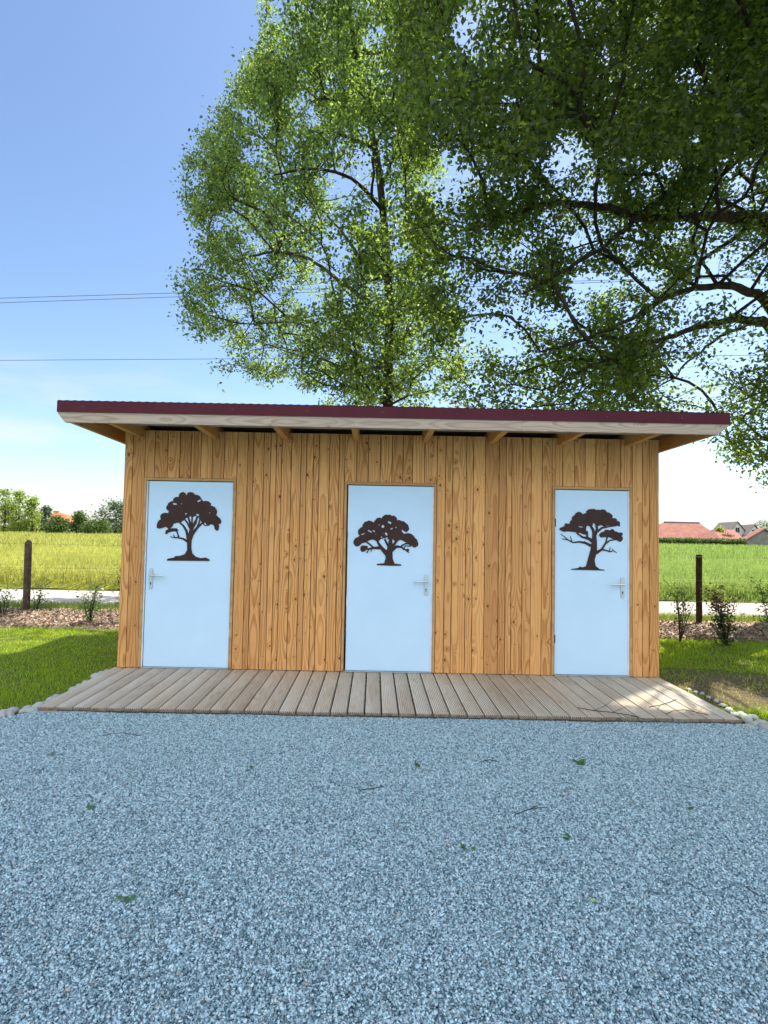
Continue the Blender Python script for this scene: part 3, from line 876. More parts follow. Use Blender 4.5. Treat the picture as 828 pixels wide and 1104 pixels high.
def handle(x, z, side, y, parent):
    """lever handle on a long plate; side = direction the lever points"""
    mb = MB()
    pw = 0.019
    pl = []
    for k in range(9):
        an = math.pi * k / 8
        pl.append((x + pw * math.cos(an), z + 0.055 + pw * math.sin(an)))
    for k in range(9):
        an = math.pi + math.pi * k / 8
        pl.append((x + pw * math.cos(an), z - 0.13 + pw * math.sin(an)))
    mb.prism(pl[::-1], y - 0.008, y + 0.001)
    mb.tube([(x, y - 0.004, z), (x, y - 0.045, z)], 0.0095, 10)
    mb.tube([(x - side * 0.004, y - 0.046, z), (x + side * 0.03, y - 0.05, z), (x + side * 0.125, y - 0.05, z - 0.002), (x + side * 0.14, y - 0.045, z - 0.003)], [0.0095, 0.0095, 0.0085, 0.007], 10)
    mb.mat = 1
    mb.tube([(x, y - 0.0095, z - 0.085), (x, y - 0.005, z - 0.085)], 0.008, 10)
    mb.box(x - 0.0035, x + 0.0035, y - 0.0096, y - 0.005, z - 0.11, z - 0.086)
    return mb.build('handle', [M['alu'], M['black']], parent, bevel=0)

def door(i, spec, label, hx, hz, side, hinge_side, hinge_m):
    x0, x1, z0, z1 = DOORS[i]
    d = thing('door', ((x0 + x1) / 2, WALL_Y, z0), None, None)
    d.parent = shed
    d.location = Vector(((x0 + x1) / 2, WALL_Y, z0)) - Vector(shed.location)
    d['label'] = label
    yf = WALL_Y + 0.012
    mb = MB(); mb.box(x0 + (0.016 if i < 2 else 0.005), x1 - 0.003, yf, yf + 0.042, z0 + 0.004, z1 - 0.004); leaf = mb.build('door_leaf', M['door'], d, bevel=0.003)
    mb = MB()                                     # timber lining, slightly proud of the boards
    mb.box(x0 - TRIM + 0.003, x0 - 0.004, WALL_Y - 0.006, WALL_Y + 0.10, z0, z1 + TRIM - 0.003, 'z')
    mb.box(x1 + 0.004, x1 + TRIM - 0.003, WALL_Y - 0.006, WALL_Y + 0.10, z0, z1 + TRIM - 0.003, 'z')
    mb.box(x0 - 0.0035, x1 + 0.0035, WALL_Y - 0.005, WALL_Y + 0.10, z1 + 0.004, z1 + TRIM - 0.003, 'x')
    mb.build('door_frame', M['frame_wood'], d)
    mb = MB()                                     # white stop strip on the closing side
    xs_ = x1 if side < 0 else x0
    sgn = -1 if side < 0 else 1
    mb.box(min(xs_ - 0.003 * sgn, xs_ + 0.012 * sgn), max(xs_ - 0.003 * sgn, xs_ + 0.012 * sgn), yf - 0.0085, yf - 0.0005, z0 + 0.004, z1 - 0.004)
    mb.build('edge_strip', M['door_edge'], d)
    mb = MB(); mb.box(x0 - 0.0, x1 + 0.0, WALL_Y - 0.012, WALL_Y + 0.055, z0 - 0.006, z0 + 0.002); mb.build('threshold', M['alu'], d)
    emblem(spec, yf - 0.007, d)
    handle(hx, hz, side, yf, d)
    hxp = x0 - 0.002 if hinge_side < 0 else x1 + 0.002
    for hzp in (z0 + 0.38, z1 - 0.36):
        mb = MB(); mb.tube([(hxp, yf - 0.008, hzp - 0.045), (hxp, yf - 0.008, hzp + 0.045)], 0.0085, 8)
        mb.box(hxp - 0.014, hxp + 0.014, yf - 0.006, yf - 0.0005, hzp - 0.04, hzp + 0.04)
        mb.build('hinge', hinge_m, d)
    return d
h1 = at(162.5, 620, WALL_Y); h2 = at(459.5, 627, WALL_Y); h3 = at(671.5, 630, WALL_Y)
door(0, E1, 'wide door with a round crowned tree and handle at its left edge', h1.x, h1.z, 1, 1, M['door_edge'])
door(1, E2, 'middle door with a broad oak emblem and black hinges', h2.x, h2.z, -1, -1, M['black'])
door(2, E3, 'narrow door with a leaning flat topped tree emblem', h3.x, h3.z, -1, -1, M['black'])

# roof
RFY, RBY = 4.90, 8.5
RX0 = at(61.5, 434, RFY).x; RX1 = at(787.5, 448, RFY).x
SL = -0.02                                        # fall towards the rear
zt = at(420, 438.5, RFY).z; zm = at(420, 450.5, RFY).z; zb = at(420, 461.5, RFY).z
def rz(y, z): return z + (y - RFY) * SL
mb = MB()                                         # maroon edge flashing, front
mb.box(RX0, RX1, RFY, RFY + 0.006, zm, zt)
mb.box(RX0, RX1, RFY + 0.006, RFY + 0.12, zt - 0.006, zt - 0.0005)
mb.build('front_flashing', M['maroon'], shed)
mb = MB()
nscrew = 9
for k in range(nscrew):
    x = RX0 + (RX1 - RX0) * (k + 0.35) / nscrew
    mb = MB(); mb.tube([(x, RFY - 0.005, (zt + zm) / 2 - 0.004), (x, RFY + 0.002, (zt + zm) / 2 - 0.004)], 0.0085, 8)
    mb.build('screw', M['screw'], shed)
for xx, s in ((RX0, 1), (RX1, -1)):               # side flashings with falling top
    mb = MB()
    xa, xb = (xx, xx + 0.006) if s > 0 else (xx - 0.006, xx)
    dzr = (RBY - RFY) * SL
    mb.box(xa, xb, RFY + 0.0065, RBY, zm, zt, None, 0.5, (0, 0, dzr, dzr))
    mb.build('side_flashing', M['maroon'], shed)
# corrugated roof sheet
nx = 620; V = []; ysr = [RFY - 0.004, RFY + 0.5, 7.0, RBY]
for y in ysr:
    for i in range(nx):
        x = RX0 + 0.006 + (RX1 - RX0 - 0.012) * i / (nx - 1)
        V.append((x, y, rz(y, zt + 0.001 + 0.004 * (0.5 + 0.5 * math.sin(x * 2 * math.pi / 0.076)) ** 1.5)))
Fq = [(j * nx + i, j * nx + i + 1, (j + 1) * nx + i + 1, (j + 1) * nx + i) for j in range(len(ysr) - 1) for i in range(nx - 1)]
bulk('roof', V, Fq, M['maroon'], parent=shed, smooth=True)
# soffit deck under the sheet
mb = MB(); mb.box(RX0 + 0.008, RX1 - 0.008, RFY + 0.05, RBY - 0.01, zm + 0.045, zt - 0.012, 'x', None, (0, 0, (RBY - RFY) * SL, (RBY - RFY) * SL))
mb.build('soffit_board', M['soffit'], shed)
# fascia in two lengths with cut-back ends
xj = at(563, 458, RFY).x
zA, zB = zm - 0.001, zb
for (xa, xb, ca, cb) in ((RX0, xj - 0.001, 0.075, 0), (xj + 0.001, RX1, 0, 0.11)):
    mb = MB(); mb.attr = (random.random(), 0, 0)
    y0, y1 = RFY + 0.010, RFY + 0.046
    n0 = len(mb.v)
    poly = [(xa, zA + 0.03), (xa + (0.004 if ca else 0), zA - 0.012), (xa + ca, zB), (xb - cb, zB), (xb - (0.004 if cb else 0), zA - 0.012), (xb, zA + 0.03)]
    b_ = random.random()
    A_ = [mb.vert((x, y0, z), (b_, z, x)) for x, z in poly]; B_ = [mb.vert((x, y1, z), (b_, z + 0.04, x)) for x, z in poly]
    mb.face(A_); mb.face(B_[::-1])
    for j in range(len(poly)): mb.face((A_[j], B_[j], B_[(j + 1) % len(poly)], A_[(j + 1) % len(poly)]))
    mb.build('fascia_board', M['fascia'], shed)
# rafters
zr0, zr1 = zb + 0.004, zm + 0.044
dzr = (RBY - 0.05 - RFY) * SL
for px in (118, 209.5, 296, 382, 466, 546, 631, 712):
    x = at(px, 464, RFY + 0.05).x
    mb = MB(); mb.box(x - 0.03, x + 0.03, RFY + 0.047, RBY - 0.05, zr0, zr1, 'y', None, (0, 0, dzr, dzr)); mb.build('rafter', M['rafter'], shed)
for x in (RX0 + 0.012, RX1 - 0.052):
    mb = MB(); x0_ = x + (0.08 if x < 0 else -0.08); mb.box(x0_, x0_ + 0.04, RFY + 0.047, RBY - 0.05, zr0 - 0.0, zr1, 'y', None, (0, 0, dzr, dzr)); mb.build('barge_rafter', M['rafter'], shed)
for x in (RX0 + 0.008, RX1 - 0.03):
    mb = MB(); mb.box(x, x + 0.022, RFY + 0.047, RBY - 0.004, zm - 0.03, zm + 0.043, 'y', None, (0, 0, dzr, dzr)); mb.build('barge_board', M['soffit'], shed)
mb = MB()
xs_r = [at(px, 464, RFY + 0.05).x for px in (118, 209.5, 296, 382, 466, 546, 631, 712)]
for a, b in zip(xs_r, xs_r[1:]): mb.box(a + 0.031, b - 0.031, RFY + 0.36, RFY + 0.40, zr0 + 0.055, zr0 + 0.09, 'x')
mb.build('eaves_batten', M['fascia'], shed)
for px, py in ((139, 463), (698.5, 473)):
    p = at(px, py, WALL_Y - 0.02)
    mb = MB(); mb.tube([(p.x, p.y - 0.006, p.z), (p.x, p.y + 0.02, p.z)], 0.011, 10); mb.build('eaves_bolt', M['galv'], shed)

# ------------------------------------------------------------------ deck
deck = thing('wooden_deck', ((DL + DR) / 2, (DFY + WALL_Y) / 2, 0), 'low deck of weathered grooved boards before the three doors', 'deck')
nb = 41
mb = MB()
rib = 8
print('deck board', (DR - DL) / nb)
for k in range(nb):
    # boards run towards the viewer; the outer ones are cut to the tapering outline
    xa = DL + (DR - DL) * k / nb; xb = DL + (DR - DL) * (k + 1) / nb
    gap = 0.0065
    b_ = random.random()
    jy = random.uniform(-0.007, 0.007); jz = random.uniform(-0.0015, 0.0015)
    prof = []
    wv = (xb - xa - 2 * gap)
    prof.append((0, -0.026)); prof.append((0, -0.003))
    for r in range(rib):
        a0, a1 = (r + 0.10) / rib, (r + 0.54) / rib
        prof += [(a0 * wv, 0.0), (a1 * wv, 0.0), ((r + 0.62) / rib * wv, -0.009), ((r + 1.02) / rib * wv if r < rib - 1 else wv - 0.001, -0.009 if r < rib - 1 else -0.001)]
    prof.append((wv, -0.003)); prof.append((wv, -0.026))
    ya, yb = DFY + jy, WALL_Y + 0.02
    n = len(prof)
    A_ = [mb.vert((xa + gap + u_, ya, DECK_Z + jz + z_), (b_, u_ + z_, ya)) for u_, z_ in prof]
    B_ = [mb.vert((xa + gap + u_, yb, DECK_Z + jz + z_), (b_, u_ + z_, yb)) for u_, z_ in prof]
    for j in range(n - 1): mb.face((A_[j], A_[j + 1], B_[j + 1], B_[j]))
    mb.mat = 1; mb.face(A_[::-1]); mb.face(B_); mb.mat = 0
mb.build('deck_boards', [M['decking'], M['end_grain']], deck)
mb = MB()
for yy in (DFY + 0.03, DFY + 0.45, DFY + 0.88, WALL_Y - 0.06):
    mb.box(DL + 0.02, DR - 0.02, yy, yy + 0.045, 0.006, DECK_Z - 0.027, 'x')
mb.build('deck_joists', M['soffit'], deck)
p = atz(46, 767, 0.02)
mb = MB(); mb.box(DL + 0.03, DL + 0.16, DFY + 0.004, DFY + 0.028, 0.006, DECK_Z - 0.028, 'x'); mb.build('joist_offcut', M['frame_wood'], deck)

# ------------------------------------------------------------------ cobbles
def cobble_mesh(k):
    import bmesh
    bm = bmesh.new()
    bmesh.ops.create_icosphere(bm, subdivisions=3, radius=1.0)
    for v in bm.verts:
        d = v.co.normalized()
        r = 1 + 0.22 * mnoise.noise(d * 1.3 + Vector((k * 7.1, 0, 0))) + 0.10 * mnoise.noise(d * 3.1 + Vector((0, k * 3.3, 0)))
        v.co = d * r
        if v.co.z < -0.5: v.co.z = -0.5
    for f in bm.faces: f.smooth = True
    me = bpy.data.meshes.new('cobble'); bm.to_mesh(me); bm.free()
    me.materials.append(M['cobble'])
    return me
CM = [cobble_mesh(k) for k in range(7)]
def cobble(x, y, r, label, group, k, z=0.0):
    o = bpy.data.objects.new('cobble', CM[k % 7]); COL.objects.link(o)
    sx_, sy_, sz_ = r * random.uniform(0.9, 1.25), r * random.uniform(0.75, 1.0), r * random.uniform(0.55, 0.8)
    o.scale = (sx_, sy_, sz_); o.location = (x, y, z + 0.5 * sz_ - 0.006)
    o.rotation_euler = (0, 0, random.uniform(0, 6.28))
    tag(o, label, 'stone', group)
la = 'pale grey cobble in the row along the lawn edge of the deck'
k = 0
t = 0.0
while t < 1.0:                                    # from the shed corner down the left side of the deck
    y = WALL_Y - 0.02 - t * (WALL_Y - DFY - 0.04)
    r = random.uniform(0.032, 0.058)
    cobble(DL - r * 0.75 - random.uniform(0, 0.025), y, r, la, 'cobbles between deck and lawn', k); k += 1
    t += r * 1.65 / (WALL_Y - DFY)
for s in np.arange(0.02, 0.75, 0.075):            # on past the deck corner, in front of the lawn
    for q in range(2):
        r = random.uniform(0.032, 0.056)
        cobble(DL - 0.05 - s * 0.72 - q * 0.03 + random.uniform(-.015, .015), DFY + 0.06 - s * 0.70 + q * 0.085 + random.uniform(-.015, .015), r,
               'pale grey cobble where the gravel meets the sunless lawn', 'cobbles between gravel and lawn', k); k += 1
for px, py, rr in ((786, 763, 8), (793, 768, 8), (800, 769, 10), (806, 774, 9), (812, 771, 10), (815, 779, 10), (822, 777, 10), (826, 783, 11), (808, 781, 8), (833, 780, 10), (840, 786, 11), (848, 782, 11), (779, 757, 6), (772, 753, 6), (764, 749, 5), (757, 745, 5), (750, 743, 5), (743, 740, 4.5)):
    p = atz(px, py, 0.03)
    x = max(p.x, DR + 0.03) if p.y > DFY else p.x
    cobble(x, p.y, rr / 128.0 * 0.62, 'rounded grey cobble heaped by the deck corner next to bare earth', 'cobbles between deck and bare earth', k); k += 1

# ------------------------------------------------------------------ trees
def grow(nodes, parents, plen, pts, bf=0.35):
    """attach every point to the nearest node, weighing path length (a balanced spanning tree)"""
    nodes = [np.array(p, float) for p in nodes]; parents = list(parents); plen = list(plen)
    P = np.asarray(pts, float)
    n = len(P)
    alive = np.ones(n, bool)
    best = np.full(n, 1e9); bi = np.zeros(n, int); bl = np.zeros(n)
    for i, q in enumerate(nodes):
        d = np.linalg.norm(P - q, axis=1); c = d + bf * plen[i]
        m_ = c < best
        best[m_] = c[m_]; bi[m_] = i; bl[m_] = d[m_] + plen[i]
    for _ in range(n):
        j = int(np.argmin(np.where(alive, best, 1e9)))
        alive[j] = False
        nodes.append(P[j]); parents.append(int(bi[j])); plen.append(float(bl[j]))
        i = len(nodes) - 1
        d = np.linalg.norm(P - P[j], axis=1); c = d + bf * plen[i]
        m_ = alive & (c < best)
        best[m_] = c[m_]; bi[m_] = i; bl[m_] = d[m_] + plen[i]
    return np.array(nodes), np.array(parents)

def leaf_cloud(centres, dirs, per, sig, lmin, lmax, droop=0.3):
    n = len(centres) * per
    C = np.repeat(centres, per, 0); Dd = np.repeat(dirs, per, 0)
    B = C + Dd * (RNG.random((n, 1)) - 0.6) + RNG.standard_normal((n, 3)) * np.array([sig, sig, sig * 0.75])
    L = lmin + (lmax - lmin) * RNG.random(n)
    az = RNG.random(n) * 6.283; el = -droop + 0.55 * RNG.standard_normal(n)
    d = np.stack([np.cos(az) * np.cos(el), np.sin(az) * np.cos(el), np.sin(el)], 1)
    r = RNG.standard_normal((n, 3)) * 0.75 + np.array([0, 0, 1.0])
    s = np.cross(d, r); s /= np.linalg.norm(s, axis=1)[:, None] + 1e-9
    nn = np.cross(s, d)
    w = L * 0.30
    mid = B + d * (L * 0.45)[:, None]
    V = np.stack([B, mid + s * w[:, None] + nn * (w * 0.3)[:, None], B + d * L[:, None], mid - s * w[:, None] + nn * (w * 0.3)[:, None]], 1)
    Fq = np.arange(n * 4).reshape(-1, 4)
    return V.reshape(-1, 3), np.concatenate([Fq[:, [0, 1, 2]], Fq[:, [0, 2, 3]]]), np.repeat(RNG.random(n), 4)

def wood_mesh(name, nodes, parents, rmin, given, mat, parent, expo=2.3, thin=None):
    n = len(nodes)
    acc = np.full(n, rmin ** expo)
    order = range(n - 1, 0, -1)
    kids = np.zeros(n, int)
    for i in order:
        p_ = parents[i]
        if p_ >= 0:
            acc[p_] += acc[i] if kids[p_] else acc[i] - rmin ** expo * 0.0
            kids[p_] += 1
    r = acc ** (1 / expo)
    r = np.minimum(r, 0.024)
    for i, gr in given.items(): r[i] = gr if gr else r[i]
    V, Fq = [], []
    off = 0
    A = nodes[parents[1:]] if False else None
    for i in range(n):
        p_ = parents[i]
        if p_ < 0: continue
        a, b = nodes[p_], nodes[i]
        t = b - a; L = np.linalg.norm(t)
        if L < 1e-5: continue
        t /= L
        k = 10 if r[i] > 0.06 else (6 if r[i] > 0.012 else 4)
        u = np.cross(t, [0, 0, 1.0]) if abs(t[2]) < 0.9 else np.cross(t, [1.0, 0, 0])
        u /= np.linalg.norm(u); w = np.cross(t, u)
        an = np.arange(k) * 2 * np.pi / k
        ring = np.cos(an)[:, None] * u + np.sin(an)[:, None] * w
        ra = min(r[p_], r[i] * 1.35); rb = r[i]
        a2 = a - t * ra * 0.15
        V.append(a2 + ring * ra); V.append(b + t * rb * 0.4 + ring * rb)
        q = np.arange(k)
        Fq.append(np.stack([off + q, off + (q + 1) % k, off + k + (q + 1) % k, off + k + q], 1))
        off += 2 * k
    o = bulk(name, np.concatenate(V), np.concatenate(Fq), mat, parent, smooth=True)
    return o, r

def chain(pts, step=0.35):
    """resample a polyline"""
    pts = [np.array(p, float) for p in pts]
    out = [pts[0]]
    for a, b in zip(pts, pts[1:]):
        k = max(1, int(round(np.linalg.norm(b - a) / step)))
        for j in range(1, k + 1): out.append(a + (b - a) * j / k)
    return out

def build_tree(root, trunk, rad, limbs, pts, leafm, barkm, per, sig, lmin, lmax, bf=0.3, rmin=0.004, leaf_keep=None, droop=0.3, extra=0.0):
    nodes, parents, plen, given = [], [], [], {}
    tr = chain(trunk, 0.4)
    for i, p_ in enumerate(tr):
        nodes.append(p_); parents.append(i - 1)
        plen.append(0 if i == 0 else plen[-1] + np.linalg.norm(p_ - tr[i - 1]))
        t = i / (len(tr) - 1)
        given[i] = rad[0] * (1 - t) + rad[1] * t + (0.25 * rad[0] * math.exp(-i * 1.2))
    nt = len(tr)
    for li, (pl, r0, r1) in enumerate(limbs):
        start = np.array(pl[0], float)
        j = int(np.argmin([np.linalg.norm(nodes[k] - start) for k in range(nt if li < 99 else len(nodes))]))
        jj = int(np.argmin([np.linalg.norm(q - start) for q in nodes]))
        if np.linalg.norm(nodes[jj] - start) < 0.5 * np.linalg.norm(nodes[j] - start): j = jj
        ch = chain([nodes[j]] + [np.array(q, float) for q in pl[1:]], 0.22)[1:]
        # smooth the polyline a little
        for _ in range(2):
            full = [nodes[j]] + ch
            ch = [(full[k] * 0.25 + full[k + 1] * 0.5 + (full[k + 2] if k + 2 < len(full) else full[k + 1]) * 0.25) for k in range(len(ch))]
        pi = j
        for k, q in enumerate(ch):
            q = q + RNG.standard_normal(3) * 0.012
            nodes.append(q); parents.append(pi); plen.append(plen[pi] * 1.0 + np.linalg.norm(q - nodes[pi]) * 0.55)
            given[len(nodes) - 1] = r0 + (r1 - r0) * (k / max(1, len(ch) - 1)) ** 0.8
            pi = len(nodes) - 1
    nfix = len(nodes)
    N, Pn = grow(nodes, parents, plen, pts, bf)
    for _ in range(3):                            # ease the zigzags of the grown twigs
        nk = np.zeros(len(N)); sm = np.zeros_like(N)
        np.add.at(nk, Pn[1:], 1); np.add.at(sm, Pn[1:], N[1:])
        m_ = (np.arange(len(N)) >= nfix) & (nk > 0)
        avg = sm / np.maximum(nk, 1)[:, None]
        N[m_] = 0.5 * N[m_] + 0.25 * N[Pn[m_]] + 0.25 * avg[m_]
    o, r = wood_mesh('trunk', N, Pn, rmin, given, barkm, root)
    # leaves at the thin wood
    idx = np.array([i for i in range(nfix, len(N)) if r[i] < 0.022])
    C = N[idx]; Dv = N[idx] - N[Pn[idx]]
    V, Fq, b_ = leaf_cloud(C, Dv, per, sig, lmin, lmax, droop)
    if leaf_keep is not None:
        cen = V.reshape(-1, 4, 3).mean(1)
        kp = leaf_keep(cen)
        V = V.reshape(-1, 4, 3)[kp].reshape(-1, 3); b_ = b_.reshape(-1, 4)[kp].ravel()
        Fq = np.arange(len(V)).reshape(-1, 4); Fq = np.concatenate([Fq[:, [0, 1, 2]], Fq[:, [0, 2, 3]]])
    bulk('crown', V, Fq, leafm, root, attrs={'bid': b_})
    return o

def n3(P, s, k):
    return np.array([mnoise.noise(Vector((a * s + k, b * s, c * s))) for a, b, c in P])

SUNV = np.array(SUN_DIR)
def ground_hit(P, z=0.0):
    t = (P[:, 2] - z) / SUNV[2]
    return P[:, :2] - SUNV[None, :2] * t[:, None]

# --- the tall tree right behind the shed
TX, TY = 0.26, 9.85
troot = thing('tall_tree', (TX, TY, 0), 'slender tall tree with an upright trunk rising directly behind the shed roof', 'tree')
tp = [(TX, TY, 0)] + [tuple(at(px, py, y)) for px, py, y in ((418, 438, TY), (420, 330, TY), (415, 250, TY), (408, 180, TY), (396, 120, TY), (384, 70, TY - .1), (376, 0, TY - .2), (372, -60, TY - .2))]
sil_a = [(330,-150),(310,-40),(292,10),(283,60),(262,85),(243,98),(240,130),(222,142),(200,163),(195,178),(178,190),(184,215),(203,235),(215,247),(205,262),(188,290),(188,322),(203,347),(215,352),(226,387),(248,407),(275,420),(292,430),(318,412),(345,428),(350,446),(502,446),(505,380),(490,330),(474,280),(474,200),(455,120),(474,60),(450,-40),(430,-150)]
def pts_a(n):
    out = []
    while len(out) < n:
        k = 12000
        P = np.stack([TX - 4.9 + 6.6 * RNG.random(k), TY - 2.5 + 7.6 * RNG.random(k), 3.0 + 11 * RNG.random(k)], 1)
        pr_ = project(P)
        ok = inside(sil_a, pr_ + 20 * np.stack([n3(P, 1.3, 2), n3(P, 1.3, 17)], 1))
        cx = TX - 0.9 - 0.02 * (P[:, 2] - 6)
        ok &= ((P[:, 0] - cx) / 4.0) ** 2 + ((P[:, 1] - TY - 0.3 - 0.45 * np.clip(TX - P[:, 0], 0, 4)) / 2.7) ** 2 < 1
        dens = 0.28 + 1.7 * n3(P, 0.8, 11) + 2.2 * n3(P, 1.7, 5)
        low = np.clip((P[:, 2] - 3.2) / 1.6, 0.35, 1)
        right = np.where((pr_[:, 0] > 440) & (pr_[:, 1] > 300), 0.8, 1)
        hole = ((pr_[:, 0] - 325) / 14) ** 2 + ((pr_[:, 1] - 228) / 8) ** 2 < 1
        ok &= (RNG.random(k) < dens * low * right) & ~hole
        # gaps that let the sun down on the strip of lawn beside the shed
        gh = ground_hit(P)
        lit = (gh[:, 1] > 6.0) & (gh[:, 1] < 10.2) & (gh[:, 0] < -3.6 - 0.3 * (8.3 - gh[:, 1]).clip(0, 3)) & (gh[:, 0] > -6.0)
        ok &= ~(lit & (RNG.random(k) < 0.85))
        out += list(P[ok])
    return np.array(out[:n])
L_a = []
def lim(lst, r0, r1): return ([tuple(at(*q)) for q in lst], r0, r1)
L_a.append(lim([(418,345,9.85),(392,320,10.1),(369,306,10.4),(341,283,10.8),(312,271,11.1),(279,273,11.4),(245,285,11.6)], .055, .018))
L_a.append(lim([(417,290,9.85),(392,290,10.0),(378,262,10.1),(362,240,10.3),(335,215,10.4)], .045, .014))
L_a.append(lim([(405,165,9.8),(382,150,9.5),(353,140,9.3),(320,150,9.2)], .035, .012))
L_a.append(lim([(398,125,9.8),(382,113,9.9),(353,105,10.1),(330,110,10.2)], .03, .012))
L_a.append(lim([(419,360,9.85),(440,330,9.6),(452,300,9.4)], .04, .014))
L_a.append(lim([(411,205,9.85),(428,160,10.1),(440,110,10.3),(438,60,10.4)], .04, .014))
L_a.append(lim([(420,400,9.85),(385,385,10.3),(350,360,10.9),(315,345,11.3),(270,350,11.8)], .04, .014))
L_a.append(lim([(420,390,9.85),(380,400,10.6),(330,380,11.2),(280,370,11.4)], .04, .014))
L_a.append(lim([(412,220,9.85),(380,190,9.0),(340,180,8.4),(290,190,8.0)], .04, .014))
def keep_a(c):
    gh = ground_hit(c)
    lit = (gh[:, 1] > 6.2) & (gh[:, 1] < 9.0) & (gh[:, 0] < -3.8 - 0.3 * (8.3 - gh[:, 1]).clip(0, 3)) & (gh[:, 0] > -5.9)
    return ~(lit & (RNG.random(len(c)) < 0.75))
build_tree(troot, tp, (.13, .035), L_a, pts_a(2500), M['leaf_a'], M['bark'], 46, 0.115, 0.055, 0.10, 0.3, 0.0042, keep_a)

# --- the big spreading tree whose crown overhangs from the right
BX, BY = 7.95, 9.75
broot = thing('spreading_tree', (BX, BY, 0), 'huge dark spreading tree whose long limbs overhang the roof and gravel', 'tree')
tb = [(BX, BY, 0), (BX - .05, BY, 2), (BX - .1, BY - .1, 4.2), (BX - .2, BY - .15, 6), (BX - .2, BY - .2, 8.5), (BX - .4, BY - .3, 11), (BX - .5, BY - .3, 14)]
def lb(z, lst, r0, r1): return ([(BX - .1, BY - .1, z)] + [tuple(at(*q)) for q in lst], r0, r1)
L_b = [lb(4.6, [(828,347,9.1),(790,344,8.6),(745,354,8.0),(700,370,7.5),(660,386,7.2),(625,398,7.0)], .10, .016),
       lb(5.1, [(828,322,9.2),(790,308,8.6),(750,309,8.1),(712,324,7.7),(672,349,7.3),(620,371,7.0),(575,381,6.8)], .10, .014),
       lb(6.4, [(828,236,9.2),(760,233,8.3),(702,236,7.7),(645,221,7.3),(592,217,7.1),(545,232,7.0),(500,250,7.0)], .14, .018),
       lb(7.8, [(828,140,9.2),(780,165,8.4),(740,190,7.9),(700,225,7.5),(650,268,7.1),(600,297,6.9),(560,318,6.8)], .11, .016),
       lb(8.8, [(828,110,9.0),(760,122,8.0),(720,128,7.5),(660,133,7.0),(622,124,6.7),(560,130,6.5)], .10, .016),
       lb(6.6, [(828,230,9.5),(800,250,9.3),(745,290,9.0),(700,330,8.7),(672,370,8.5),(640,400,8.3)], .06, .014),
       lb(4.8, [(828,340,9.6),(800,352,9.2),(768,368,8.9),(740,390,8.6),(725,412,8.4)], .05, .012),
       lb(4.4, [(850,380,9.6),(822,420,9.3),(805,465,9.2),(792,500,9.1)], .018, .006),
       ([(BX, BY, 8), (6.6, 6.6, 9.6), (4.6, 4.6, 10.2), (2.4, 3.8, 10.6)], .10, .03),
       ([(BX, BY, 8.6), (6.2, 9.0, 10.6), (4.0, 8.4, 11.4), (1.6, 7.8, 12)], .10, .03),
       ([(BX, BY, 7), (8.2, 6.6, 8.6), (7.4, 3.6, 9.4), (6.0, 1.4, 9.8)], .12, .03),
       ([(BX, BY, 7.5), (8.8, 11.6, 9.5), (9.2, 13, 11)], .10, .03),
       ([(BX, BY, 6.5), (10.4, 9.0, 8), (12.4, 8.4, 9)], .12, .03)]
sil_b = [(462,-400),(446,-60),(436,0),(430,60),(440,120),(440,200),(428,250),(440,300),(455,350),(462,420),(470,452),(640,452),(760,452),(775,440),(900,420),(900,-400)]
sil_low = [(755,470),(770,440),(830,430),(900,420),(900,520),(815,535),(800,520),(790,500)]
gaps_b = [(612,160,24,14),(500,30,16,20),(690,205,16,9),(742,82,18,10),(622,258,14,10),(640,305,30,12),(700,300,24,10),(600,345,34,10),(720,180,16,8),(478,345,10,20),(508,412,12,10),(725,255,14,8),(580,60,14,9),(650,60,10,8),(545,110,12,10),(670,330,16,7),(560,300,14,7),(790,120,8,12),(750,150,9,9),(760,290,18,10),(800,385,20,16),(560,268,18,9)]
